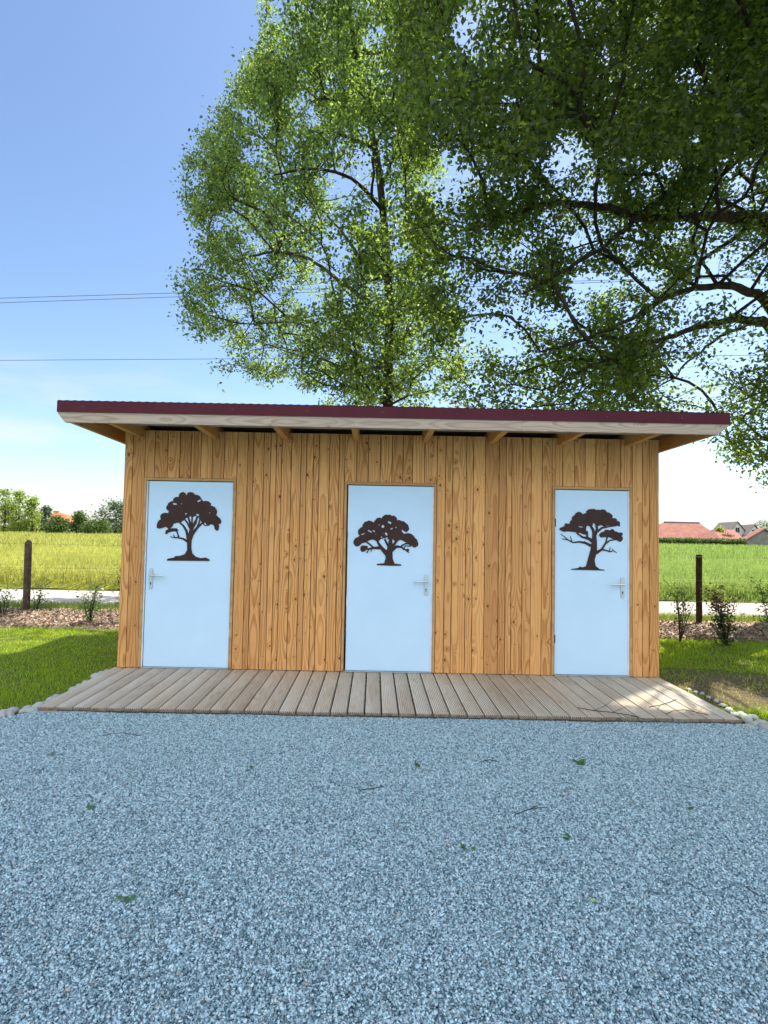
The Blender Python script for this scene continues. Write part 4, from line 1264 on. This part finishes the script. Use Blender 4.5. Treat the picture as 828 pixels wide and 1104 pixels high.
def pts_b(n, vis):
    out = []
    while len(out) < n:
        k = 14000
        P = np.stack([-1.5 + 14.5 * RNG.random(k), 0.2 + 12.5 * RNG.random(k), 2.6 + 13 * RNG.random(k)], 1)
        pr_ = project(P)
        infr = (pr_[:, 0] > -60) & (pr_[:, 0] < 880) & (pr_[:, 1] > -60) & (pr_[:, 1] < 1104) & (P[:, 1] > 0.6)
        el = ((P[:, 0] - 6.2) / 7.0) ** 2 + ((P[:, 1] - 7.2) / 6.6) ** 2 + ((P[:, 2] - 8.6) / 6.4) ** 2
        el = el < (1.7 if vis else 1.0)
        dens = 0.34 + 1.5 * n3(P, 0.75, 31) + 1.5 * n3(P, 1.7, 3)
        if vis:
            ins = inside(sil_b, pr_ + 22 * np.stack([n3(P, 1.2, 2), n3(P, 1.2, 17)], 1))
            low = inside(sil_low, pr_)
            ok = infr & ((ins & (P[:, 1] > np.where(pr_[:, 1] > 170, 6.5, 5.2)) & (P[:, 1] < 6.9 + 3.6 * np.clip((pr_[:, 0] - 430) / 400, 0, 1)  + 1.2) & el) | (low & (P[:, 1] > 8.2) & (P[:, 1] < 10.0) & (RNG.random(k) < 0.9)))
            dens = np.where(pr_[:, 1] > 320, dens * (0.85 - 0.15 * (pr_[:, 1] > 400)), dens * (0.9 + 0.9 * ((pr_[:, 0] > 640) & (pr_[:, 1] < 230))))
            dens = np.where(low, 0.55, dens)
            for gx, gy, gw, gh_ in gaps_b:
                dens = np.where(((pr_[:, 0] - gx) / gw) ** 2 + ((pr_[:, 1] - gy) / gh_) ** 2 < 1.0, dens * 0.10, dens)
        else:
            gh = ground_hit(P)
            ok = ~infr & el & (P[:, 2] > 3.4) & ~((P[:, 1] < 2.6) & (P[:, 2] < 6.8)) & (gh[:, 1] > -0.6)
            dens = dens + 0.6
            if vis is None:                       # thick foliage between the sun and the yard
                gh = ground_hit(P)
                ok &= (np.abs(gh[:, 0]) < 3.4) & (gh[:, 1] > 0.4) & (gh[:, 1] < 5.0)
                dens = dens * 0 + 1
        gh = ground_hit(P)
        patch = (gh[:, 0] > 1.9) & (gh[:, 0] < 3.9) & (gh[:, 1] > 4.45) & (gh[:, 1] < 5.8)
        lawn = (gh[:, 0] > 3.0) & (gh[:, 0] < 7.5) & (gh[:, 1] > 6.6) & (gh[:, 1] < 10.6)
        ok &= (RNG.random(k) < dens) & ~(patch & (RNG.random(k) < 0.9)) & ~(lawn & (P[:, 2] > 4.8) & (RNG.random(k) < (0.9 if vis else 0.985)))
        out += list(P[ok])
    return np.array(out[:n])
def keep_b(c):
    gh = ground_hit(c)
    m_ = ((gh[:, 0] - 2.9) / 0.95) ** 2 + ((gh[:, 1] - 5.08) / 0.58) ** 2 < 1
    bed = (c[:, 2] > 4.3) & (gh[:, 0] > 3.0) & (gh[:, 0] < 7.2) & (gh[:, 1] > 7.0) & (gh[:, 1] < 10.4)
    pr_ = project(c)
    ok = ~(bed & (RNG.random(len(c)) < 0.92)) & ~(m_ & (RNG.random(len(c)) < 0.985))
    for gx, gy, gw, gh_ in gaps_b:
        ok &= ~((((pr_[:, 0] - gx) / gw) ** 2 + ((pr_[:, 1] - gy) / gh_) ** 2 < 0.8) & (RNG.random(len(c)) < 0.5))
    return ok
PB = np.concatenate([pts_b(3750, True), pts_b(3400, False), pts_b(2000, None)])
build_tree(broot, tb, (.36, .12), L_b, PB, M['leaf_b'], M['bark'], 42, 0.13, 0.055, 0.095, 0.25, 0.004, keep_b)

# ------------------------------------------------------------------ fence
def post_mesh(x, y, h, w, m, parent, cap=False):
    mb = MB()
    top = []
    mb.tube([(x, y, -0.03), (x + random.uniform(-.006, .006), y, h * .5), (x + random.uniform(-.012, .012), y, h - .02), (x + random.uniform(-.012, .012), y, h)], [w, w * .98, w * .97, w * .86], 12)
    o = mb.build('post', m, parent, smooth=False)
    if cap: o['label'] = 'weathered brown post'
    return o
FY = atz(28, 660, 0.02).y
lp = atz(28, 660, 0.02); rp = atz(754, 674, 0.02)
fence = thing('wire_fence', (lp.x, lp.y, 0), 'thin wire fence on dark round posts between mulch bed and path', 'fence')
nsp = 4
posts = []
for k in range(-1, nsp + 2):
    x = lp.x + (rp.x - lp.x) * k / nsp; y = lp.y + (rp.y - lp.y) * k / nsp
    posts.append((x, y))
    h = at(28, 584, lp.y).z if k <= 1 else at(754, 598, rp.y).z
    post_mesh(x, y, h, 0.058 if k <= 1 else 0.05, M['post'] if k <= 1 else M['post_backlit'], fence, k <= 1)
for hz_ in (0.42, 0.82, 1.22):
    mb = MB(); mb.tube([(x, y - 0.06, hz_ + 0.02 * random.uniform(-1, 1)) for x, y in posts], 0.0022, 5); mb.build('wire', M['wire'], fence)

# ------------------------------------------------------------------ shrubs
def shrub(name, px, py, h, spread, nst, per, leafm, label, lsize=(0.03, 0.055), base_bare=0.3, red=None, sig=0.05, tilt=0.3):
    p0 = atz(px, py, 0.03)
    r = thing(name, (p0.x, p0.y, 0.0), label, 'shrub', 'young shrubs planted in the mulch bed')
    mb = MB(); C, D_ = [], []
    for s in range(nst):
        a = random.uniform(0, 6.28)
        tip = p0 + Vector((math.cos(a) * spread * random.uniform(.4, 1), math.sin(a) * spread * .7, h * random.uniform(.65, 1)))
        mid = p0.lerp(tip, .5) + Vector((random.uniform(-1, 1) * spread * .2, 0, random.uniform(0, .04)))
        ch = chain([p0 - Vector((0, 0, .05)), mid, tip], 0.06)
        mb.tube(ch, list(np.linspace(0.009, 0.003, len(ch))), 5)
        for k, q in enumerate(ch):
            f = k / (len(ch) - 1)
            if f > base_bare:
                C.append(q); D_.append(np.array([0, 0, .05]))
                if random.random() < 0.6:
                    e = q + np.array([random.uniform(-.1, .1), random.uniform(-.1, .1), random.uniform(0, .09)])
                    mb.tube([q, e], [0.003, 0.0015], 4); C.append(e); D_.append(np.array([0, 0, .04]))
    mb.build('stem', M['stem'], r)
    V, Fq, b_ = leaf_cloud(np.array(C), np.array(D_), per, sig, *lsize, 0.0)
    mi = None; ms = [leafm]
    if red is not None:
        ms = [leafm, red]
        z = V[Fq[:, 0], 2]
        mi = ((z > h * 0.68) & (RNG.random(len(z)) < 0.75)).astype(int)
    bulk('foliage', V, Fq, ms, r, attrs={'bid': b_}, matidx=mi)
shrub('shrub', 97, 672, 0.62, 0.20, 6, 5, M['shrub_pale'], 'small leafy green sapling nearest the shed on the left bed', base_bare=0.15)
shrub('shrub', 38, 660, 0.46, 0.16, 5, 4, M['shrub_pale'], 'low pale green shrub at the foot of the brown fence post', base_bare=0.2)
shrub('shrub', 3, 664, 0.55, 0.2, 6, 4, M['shrub_pale'], 'sparse shrub at the left end of the mulch bed', base_bare=0.2)
shrub('shrub', 137, 672, 0.98, 0.22, 6, 5, M['shrub_pale'], 'green shrub half hidden behind the shed\'s left corner', base_bare=0.3)
shrub('shrub', 733, 690, 0.84, 0.33, 7, 2, M['shrub_leaf'], 'thin shrub with bare dark forked stems beside the shed', lsize=(0.03, 0.06), base_bare=0.35, sig=0.035)
shrub('shrub', 784, 694, 0.78, 0.22, 9, 6, M['shrub_leaf'], 'dense dark shrub with reddish young leaves on top', lsize=(0.03, 0.06), base_bare=0.08, red=M['shrub_red'], sig=0.055)
shrub('shrub', 834, 692, 0.9, 0.26, 8, 6, M['shrub_pale'], 'bright green shrub cut by the right edge', base_bare=0.25)
# sapling tuft at the far right field edge

# ------------------------------------------------------------------ far trees
def far_tree(px, top, wpx, Y, col, label, shape='round', base=None, n=2200):
    gz = 0.0
    c = at(px, 574, Y)
    H = at(px, top, Y).z
    W = wpx / (F_PX / Y) * 0.5
    r = thing('background_tree', (c.x, Y, 0), label, 'tree', 'trees beyond the field')
    mb = MB(); mb.tube([(c.x, Y, -0.1), (c.x + .1, Y, H * .35), (c.x, Y, H * .75)], [W * .07 + .05, W * .06 + .03, .03], 7)
    for k in range(5):
        a = random.uniform(0, 6.28); z0 = H * random.uniform(.25, .6)
        mb.tube([(c.x, Y, z0), (c.x + math.cos(a) * W * .6, Y + math.sin(a) * W * .6, z0 + H * .2)], [.05, .02], 5)
    mb.build('trunk', M['bark'], r)
    ncl = 46
    C = []
    while len(C) < ncl:
        t = random.random(); a = random.uniform(0, 6.28); q = math.sqrt(random.random())
        if shape == 'cone': rad = W * (1.05 - t) ** 0.7
        else: rad = W * math.sqrt(max(0.05, 1 - (2 * t - 0.9) ** 2))
        C.append((c.x + math.cos(a) * rad * q, Y + math.sin(a) * rad * q, H * (0.06 + 0.88 * t)))
    V, Fq, b_ = leaf_cloud(np.array(C), np.zeros((ncl, 3)) + 0.01, n // ncl, max(0.28, W * .22), 0.22, 0.42, 0.2)
    V[:, 2] = np.maximum(V[:, 2], 0.05)
    b_ = np.clip(b_ * 0.7 + 0.3 * np.repeat(RNG.random(len(b_) // 4), 4), 0, 1)
    bulk('crown', V, Fq, col, r, attrs={'bid': b_})
M['far_pale'] = leaf_mat('far_pale_leaf', (0.20, 0.27, 0.07), (0.60, 0.70, 0.15), .35, .02, .4)
M['far_dark'] = leaf_mat('far_dark_leaf', (0.065, 0.11, 0.035), (0.2, 0.3, 0.06), .35, .02, .4)
M['far_blue'] = leaf_mat('far_blue_green_leaf', (0.085, 0.12, 0.08), (0.16, 0.22, 0.1), .3, .02, .4)
far_tree(4, 526, 26, 74, M['far_pale'], 'tall pale green pointed tree standing outermost behind the left field', 'cone')
far_tree(19, 529, 24, 76, M['far_pale'], 'tall pale green pointed tree between two of its kind', 'cone')
far_tree(34, 535, 22, 75, M['far_pale'], 'pale pointed tree, shortest and innermost of the three tall ones', 'cone')
far_tree(48, 546, 20, 78, M['far_blue'], 'grey green rounded tree next to the pointed ones')
far_tree(63, 557, 24, 72, M['far_dark'], 'dark green bush standing before the small orange roof')
far_tree(85, 551, 22, 74, M['far_dark'], 'dark tree with a pointed top inward of the orange roof', 'cone')
far_tree(104, 561, 26, 73, M['far_dark'], 'low broad green tree left of the blue green one')
far_tree(124, 541, 40, 80, M['far_blue'], 'large blue green tree partly behind the shed\'s left corner', n=3200)
far_tree(150, 548, 40, 82, M['far_blue'], 'round blue green tree wholly behind the shed wall', n=1500)
far_tree(-24, 530, 34, 78, M['far_pale'], 'broad pale tree just outside the left edge')
far_tree(776, 567, 14, 96, M['far_pale'], 'small light green tree between the red roof and the gabled house', n=1400)
far_tree(820, 560, 20, 140, M['far_dark'], 'dark tree rising above the roofs of the gabled house', n=1400)
far_tree(836, 556, 22, 138, M['far_dark'], 'dark tree cut by the right edge above the barn', n=1400)
far_tree(783, 575, 14, 93, M['shrub_red'], 'reddish round bush against the barn roof', n=1000)
# clipped hedge along the far edge of the field
hx0 = at(690, 583, 86).x; hx1 = at(806, 585, 86).x
hed = thing('hedge', ((hx0 + hx1) / 2, 86, 0), 'long low dark hedge along the far end of the field below the red roof', 'hedge')
nh = 7000
C = np.stack([hx0 + (hx1 - hx0) * RNG.random(nh), 86 + 1.0 * RNG.random(nh), 0.05 + 1.25 * RNG.random(nh) + 0.12 * np.sin(RNG.random(nh) * 6)], 1)
V, Fq, b_ = leaf_cloud(C, np.zeros((nh, 3)), 1, 0.1, 0.25, 0.42, 0.1)
V[:, 2] = np.maximum(V[:, 2], 0.02)
bulk('foliage', V, Fq, M['far_dark'], hed, attrs={'bid': b_})

# ------------------------------------------------------------------ houses
def window(x, z, w, h, y, parent):
    mb = MB(); mb.box(x - w / 2 - .08, x + w / 2 + .08, y - .06, y - .003, z - h / 2 - .08, z + h / 2 + .08)
    f = mb.build('window', M['render_white'], parent)
    mb = MB()
    for s in (-1, 1): mb.box(x + s * w / 4 - w / 4 + .04, x + s * w / 4 + w / 4 - .04, y - .09, y - .061, z - h / 2, z + h / 2)
    mb.build('pane', M['glass'], f)
def hip_house(px0, px1, rx0, rx1, ytop, yeave, Y, depth, tile, label, wz=0.0):
    a, b = at(px0, yeave, Y).x, at(px1, yeave, Y).x
    ze = at((px0 + px1) / 2, yeave, Y).z; zr = at((px0 + px1) / 2, ytop, Y + depth / 2).z
    ra, rb = at(rx0, ytop, Y + depth / 2).x, at(rx1, ytop, Y + depth / 2).x
    h = thing('farm_house', ((a + b) / 2, Y, 0), label, 'house')
    mb = MB(); mb.box(a + .5, b - .5, Y + .5, Y + depth - .5, -0.2, ze + .05); mb.build('wall', M['render_white'], h)
    mb = MB()
    e = [mb.vert(p) for p in ((a, Y, ze), (b, Y, ze), (b, Y + depth, ze), (a, Y + depth, ze))]
    q = [mb.vert((a, Y, ze - .18)), mb.vert((b, Y, ze - .18)), mb.vert((b, Y + depth, ze - .18)), mb.vert((a, Y + depth, ze - .18))]
    r0, r1 = mb.vert((ra, Y + depth / 2, zr)), mb.vert((rb, Y + depth / 2, zr))
    mb.face((e[0], e[1], r1, r0)); mb.face((e[2], e[3], r0, r1)); mb.face((e[1], e[2], r1)); mb.face((e[3], e[0], r0))
    for k in range(4): mb.face((q[k], q[(k + 1) % 4], e[(k + 1) % 4], e[k]))
    mb.face(q[::-1])
    mb.build('roof', tile, h)
    mb = MB(); mb.tube([(ra, Y + depth / 2, zr + .03), (rb, Y + depth / 2, zr + .03)], .16, 8); mb.build('ridge', M['tile_grey'], h)
    for k in range(3): window(a + (b - a) * (k + .7) / 3.4, ze * .5, 1.0, min(1.0, ze * .55), Y + .5, h)
    return h
hip_house(700, 779, 716, 754, 563.5, 580.5, 98, 9, M['tile_red'], 'low house with a broad faded red hipped roof beyond the hedge')
hip_house(50, 74, 58, 63, 552, 562, 92, 8, M['tile_orange'], 'small house showing only an orange roof tip among the far trees')
def gable_house(px0, px1, yeave, yapex, Y, depth, wall, tile, label, win=True, name='gabled_house', xs=0.0):
    """gable end faces the viewer"""
    a, b = at(px0, yeave, Y).x, at(px1, yeave, Y).x
    ze = at((px0 + px1) / 2, yeave, Y).z; zr = at((px0 + px1) / 2, yapex, Y).z
    c = (a + b) / 2
    h = thing(name, (c, Y, 0), label, 'house')
    mb = MB()
    F_ = [mb.vert(p) for p in ((a, Y, -.2), (b, Y, -.2), (b, Y, ze), (c, Y, zr), (a, Y, ze))]
    B_ = [mb.vert((p[0] + xs, Y + depth, p[1])) for p in ((a, -.2), (b, -.2), (b, ze), (c, zr), (a, ze))]
    mb.face(F_); mb.face(B_[::-1])
    for k in (0, 1, 4): mb.face((F_[k], B_[k], B_[(k + 1) % 5], F_[(k + 1) % 5]))
    mb.build('wall', wall, h)
    mb = MB()
    for s in (0, 1):
        ex = a - .35 if s == 0 else b + .35
        sl = (zr - ze) / (c - a)
        zee = ze - .35 * sl
        p = [(ex, Y - .3, zee + .06), (c, Y - .3, zr + .06), (c + xs, Y + depth + .3, zr + .06), (ex + xs, Y + depth + .3, zee + .06)]
        t_ = [mb.vert(q) for q in p]; u_ = [mb.vert((q[0], q[1], q[2] + .16)) for q in p]
        if s == 0: t_, u_ = t_[::-1], u_[::-1]
        mb.face(u_); mb.face(t_[::-1])
        for k in range(4): mb.face((t_[k], t_[(k + 1) % 4], u_[(k + 1) % 4], u_[k]))
    mb.build('roof', tile, h)
    if win:
        window(c, ze + (zr - ze) * .25, 1.0, 1.1, Y, h)
    return h
gable_house(786, 804, 574, 563, 125, 14, M['render_white'], M['tile_grey'], 'white gabled house with a grey roof and one attic window', xs=5.0)
gable_house(805, 821, 576, 566, 122, 14, M['render_white'], M['tile_grey'], 'second white gable with a grey roof directly behind the barn', xs=6.0)
# barn: red roof slope towards the viewer's left, grey boarded gable
gable_house(805, 842, 582, 571, 90, 1.0, M['barn_grey'], M['tile_red'], 'grey boarded barn with a red roof at the right end of the hedge', False, 'barn', xs=-9.0 * 0.0)
bw = at(783, 580, 90).x; bx = at(805, 582, 90).x; zE = at(800, 581, 90).z; zR = at(822, 571, 90).z
lean = thing('barn_annex', ((bw + bx) / 2, 92, 0), 'low annex with a long faded red roof joined to the grey barn', 'barn')
mb = MB(); mb.box(bw, bx + .3, 91.2, 99, -.2, zE - .05); mb.build('wall', M['render_white'], lean)
mb = MB()
q = [mb.vert(p) for p in ((bw - .4, 90.9, zE), (bx + .2, 90.9, zE), (bx + 2.6, 97, zR), (bw + 2.2, 97, zR), (bw - .4, 100, zE - .2), (bx + .2, 100, zE - .2))]
mb.face((q[0], q[1], q[2], q[3])); mb.face((q[3], q[2], q[5], q[4])); mb.face((q[0], q[3], q[4])); mb.face((q[1], q[5], q[2])); mb.face((q[0], q[4], q[5], q[1]))
mb.build('roof', M['tile_red'], lean)

# ------------------------------------------------------------------ overhead lines
def line(p0, p1, label, sag=0.0):
    a, b = Vector(at(*p0)), Vector(at(*p1))
    d = (b - a) / (b.x - a.x)
    A_ = a + d * (-34 - a.x); B_ = a + d * (24 - a.x)
    mb = MB()
    pts = []
    for k in range(40):
        t = k / 39
        q = A_.lerp(B_, t); q.z -= sag * (4 * t * (1 - t) - 4 * 0.32 * 0.68)
        pts.append(q)
    mb.tube(pts, 0.012, 5)
    o = mb.build('power_line', M['cable'])
    tag(o, label, 'cable', 'overhead power lines in the sky')
    return pts[0], pts[-1]
E_ = [line((0, 321.5, 25), (185, 316, 24.2), 'uppermost of the overhead wires, just above its close twin'),
      line((0, 326.5, 25), (190, 320, 24.2), 'overhead wire running close below the uppermost one'),
      line((0, 388.5, 25), (224, 387, 24.3), 'lowest overhead wire, alone under the close pair')]
for side in (0, 1):
    top = [e[side] for e in E_]
    x, y = top[0].x, sum(t.y for t in top) / 3
    r = thing('utility_pole', (x, y, 0), 'wooden utility pole carrying the overhead wires beyond the %s edge' % ('left' if side == 0 else 'right'), 'pole')
    mb = MB(); mb.tube([(x, y, -.1), (x, y, max(t.z for t in top) + .4)], [.15, .1], 10); mb.build('pole', M['post'], r)
    for t in top:
        mb = MB(); mb.box(x - .05, x + .05, min(y, t.y) - .1, max(y, t.y) + .1, t.z - .11, t.z - .013)
        mb.build('bracket', M['galv'], r)

# ------------------------------------------------------------------ litter on gravel and deck
def leaf_bit(name, px, py, size, m, label, cat='leaf', n=3, z=0.018, group=None):
    p = atz(px, py, z)
    V, F_ = [], []
    b_ = []
    for k in range(n):
        a = random.uniform(0, 6.28); L = size * random.uniform(.6, 1); w = L * random.uniform(.22, .34)
        d = Vector((math.cos(a), math.sin(a), random.uniform(.05, .45))); s = Vector((-math.sin(a), math.cos(a), random.uniform(-.3, .3)))
        o_ = p + Vector((random.uniform(-1, 1), random.uniform(-1, 1), 0)) * size * .35 * (n > 1)
        q = [o_, o_ + d * L * .45 + s * w, o_ + d * L, o_ + d * L * .45 - s * w]
        i = len(V); V += [tuple(x) for x in q]; F_ += [(i, i + 1, i + 2), (i, i + 2, i + 3)]; b_ += [random.random()] * 4
    V = np.array(V); lo = np.array([p.x, p.y, 0])
    o = bulk(name, V - lo, F_, m, attrs={'bid': b_})
    o.location = lo
    tag(o, label, cat, group)
GL = 'green leaves fallen on the gravel'
leaf_bit('fallen_leaf', 622, 821, .07, M['fallen_green'], 'bright green leaf tuft on the gravel below the right door', n=5, group=GL)
leaf_bit('fallen_leaf', 454, 827, .05, M['fallen_green'], 'small dark green leaf on the gravel below the middle door', n=3, group=GL)
leaf_bit('fallen_leaf', 138, 968, .045, M['fallen_green'], 'curled dark green sprig on the gravel, nearest the left edge', n=5, group=GL)
leaf_bit('fallen_leaf', 53, 814, .05, M['fallen_green'], 'green leaf on the gravel under the deck\'s left end', n=3, group=GL)
leaf_bit('fallen_leaf', 268, 829, .05, M['fallen_green'], 'green leaf bits on the gravel under the left door', n=3, group=GL)
leaf_bit('fallen_leaf', 505, 916, .05, M['fallen_green'], 'pale green leaf scrap beside two pinkish petals', n=3, group=GL)
leaf_bit('fallen_leaf', 614, 903, .05, M['fallen_green'], 'dark leaf scrap on open gravel right of the centre', n=3, group=GL)
leaf_bit('fallen_leaf', 743, 874, .045, M['fallen_green'], 'green leaf scrap on the gravel nearest the right edge', n=2, group=GL)
leaf_bit('fallen_leaf', 94, 873, .05, M['fallen_green'], 'thin green leaf lying alone on the left gravel', n=2, group=GL)
leaf_bit('fallen_leaf', 636, 971, .032, M['fallen_lime'], 'single lime yellow leaf on the gravel', n=1, group=GL)
PL = 'pale petals fallen on the gravel'
leaf_bit('petal', 480, 911, .022, M['fallen_pale'], 'pinkish petal lying farther up of two close together', 'petal', 2, group=PL)
leaf_bit('petal', 479, 917, .022, M['fallen_pale'], 'whitish petal lying nearer of two close together', 'petal', 1, group=PL)
leaf_bit('petal', 426, 987, .025, M['fallen_pale'], 'pale pink petal alone near the middle of the gravel', 'petal', 2, group=PL)
leaf_bit('petal', 324, 1048, .022, M['fallen_pale'], 'beige petal near the bottom edge of the gravel', 'petal', 2, group=PL)
leaf_bit('petal', 72, 1070, .028, M['fallen_pale'], 'beige petal in the bottom left of the gravel', 'petal', 2, group=PL)
leaf_bit('petal', 534, 869, .022, M['fallen_pale'], 'tan petal on the gravel between middle and right door', 'petal', 1, group=PL)

def twig(pxs, z, label, r=0.004, forks=()):
    r *= 0.62
    pts = [atz(px, py, z + (dz if len(q) > 2 else 0)) for q in pxs for px, py, dz in [(*q, 0)[:3]]]
    mb = MB(); mb.tube(chain(pts, .04), r, 5)
    for f in forks:
        mb.tube([atz(px, py, z + .003) for px, py in f], r * .6, 4)
    lo = Vector((pts[0].x, pts[0].y, 0))
    mb.v = [(a - lo.x, b - lo.y, c) for a, b, c in mb.v]
    o = mb.build('twig', M['twig']); o.location = lo
    tag(o, label, 'twig', 'twigs lying on deck and gravel')
TZ = DECK_Z + .006
twig([(623, 763), (640, 766), (660, 768), (680, 771), (696, 776)], TZ, 'long forked dark twig lying across the deck below the narrow door', .005,
     [[(640, 766), (652, 761), (660, 755)], [(660, 768), (672, 763)], [(668, 769), (676, 773), (690, 772)]])
twig([(700, 762), (712, 760), (722, 757), (729, 754)], TZ, 'short straight twig nearest the sunlit corner of the deck', .005, [[(712, 760), (708, 765)]])
twig([(718, 770), (726, 766), (738, 765), (752, 768), (764, 771)], TZ, 'thin curved twig on the deck\'s right front', .004, [[(738, 765), (748, 771)], [(752, 768), (757, 764)]])
GZ = .02
twig([(518, 821), (528, 819), (536, 821)], GZ, 'short dark twig on the gravel below the middle door\'s right side', .004)
twig([(555, 878), (572, 872), (590, 870)], GZ, 'thin twig lying on the middle of the gravel', .0035, [[(572, 872), (580, 868)]])
twig([(735, 846), (752, 850), (764, 853)], GZ, 'thin twig on the gravel near the right edge', .0035)
twig([(802, 955), (812, 962), (818, 965)], GZ, 'reddish twig at the gravel\'s right edge', .0035)
twig([(388, 852), (400, 850), (414, 848)], GZ, 'short twig on the gravel left of the centre', .004)
twig([(110, 793), (130, 790), (152, 793)], GZ, 'thin twig on the gravel close to the deck\'s left front', .0035)

print('objects', len(bpy.data.objects))
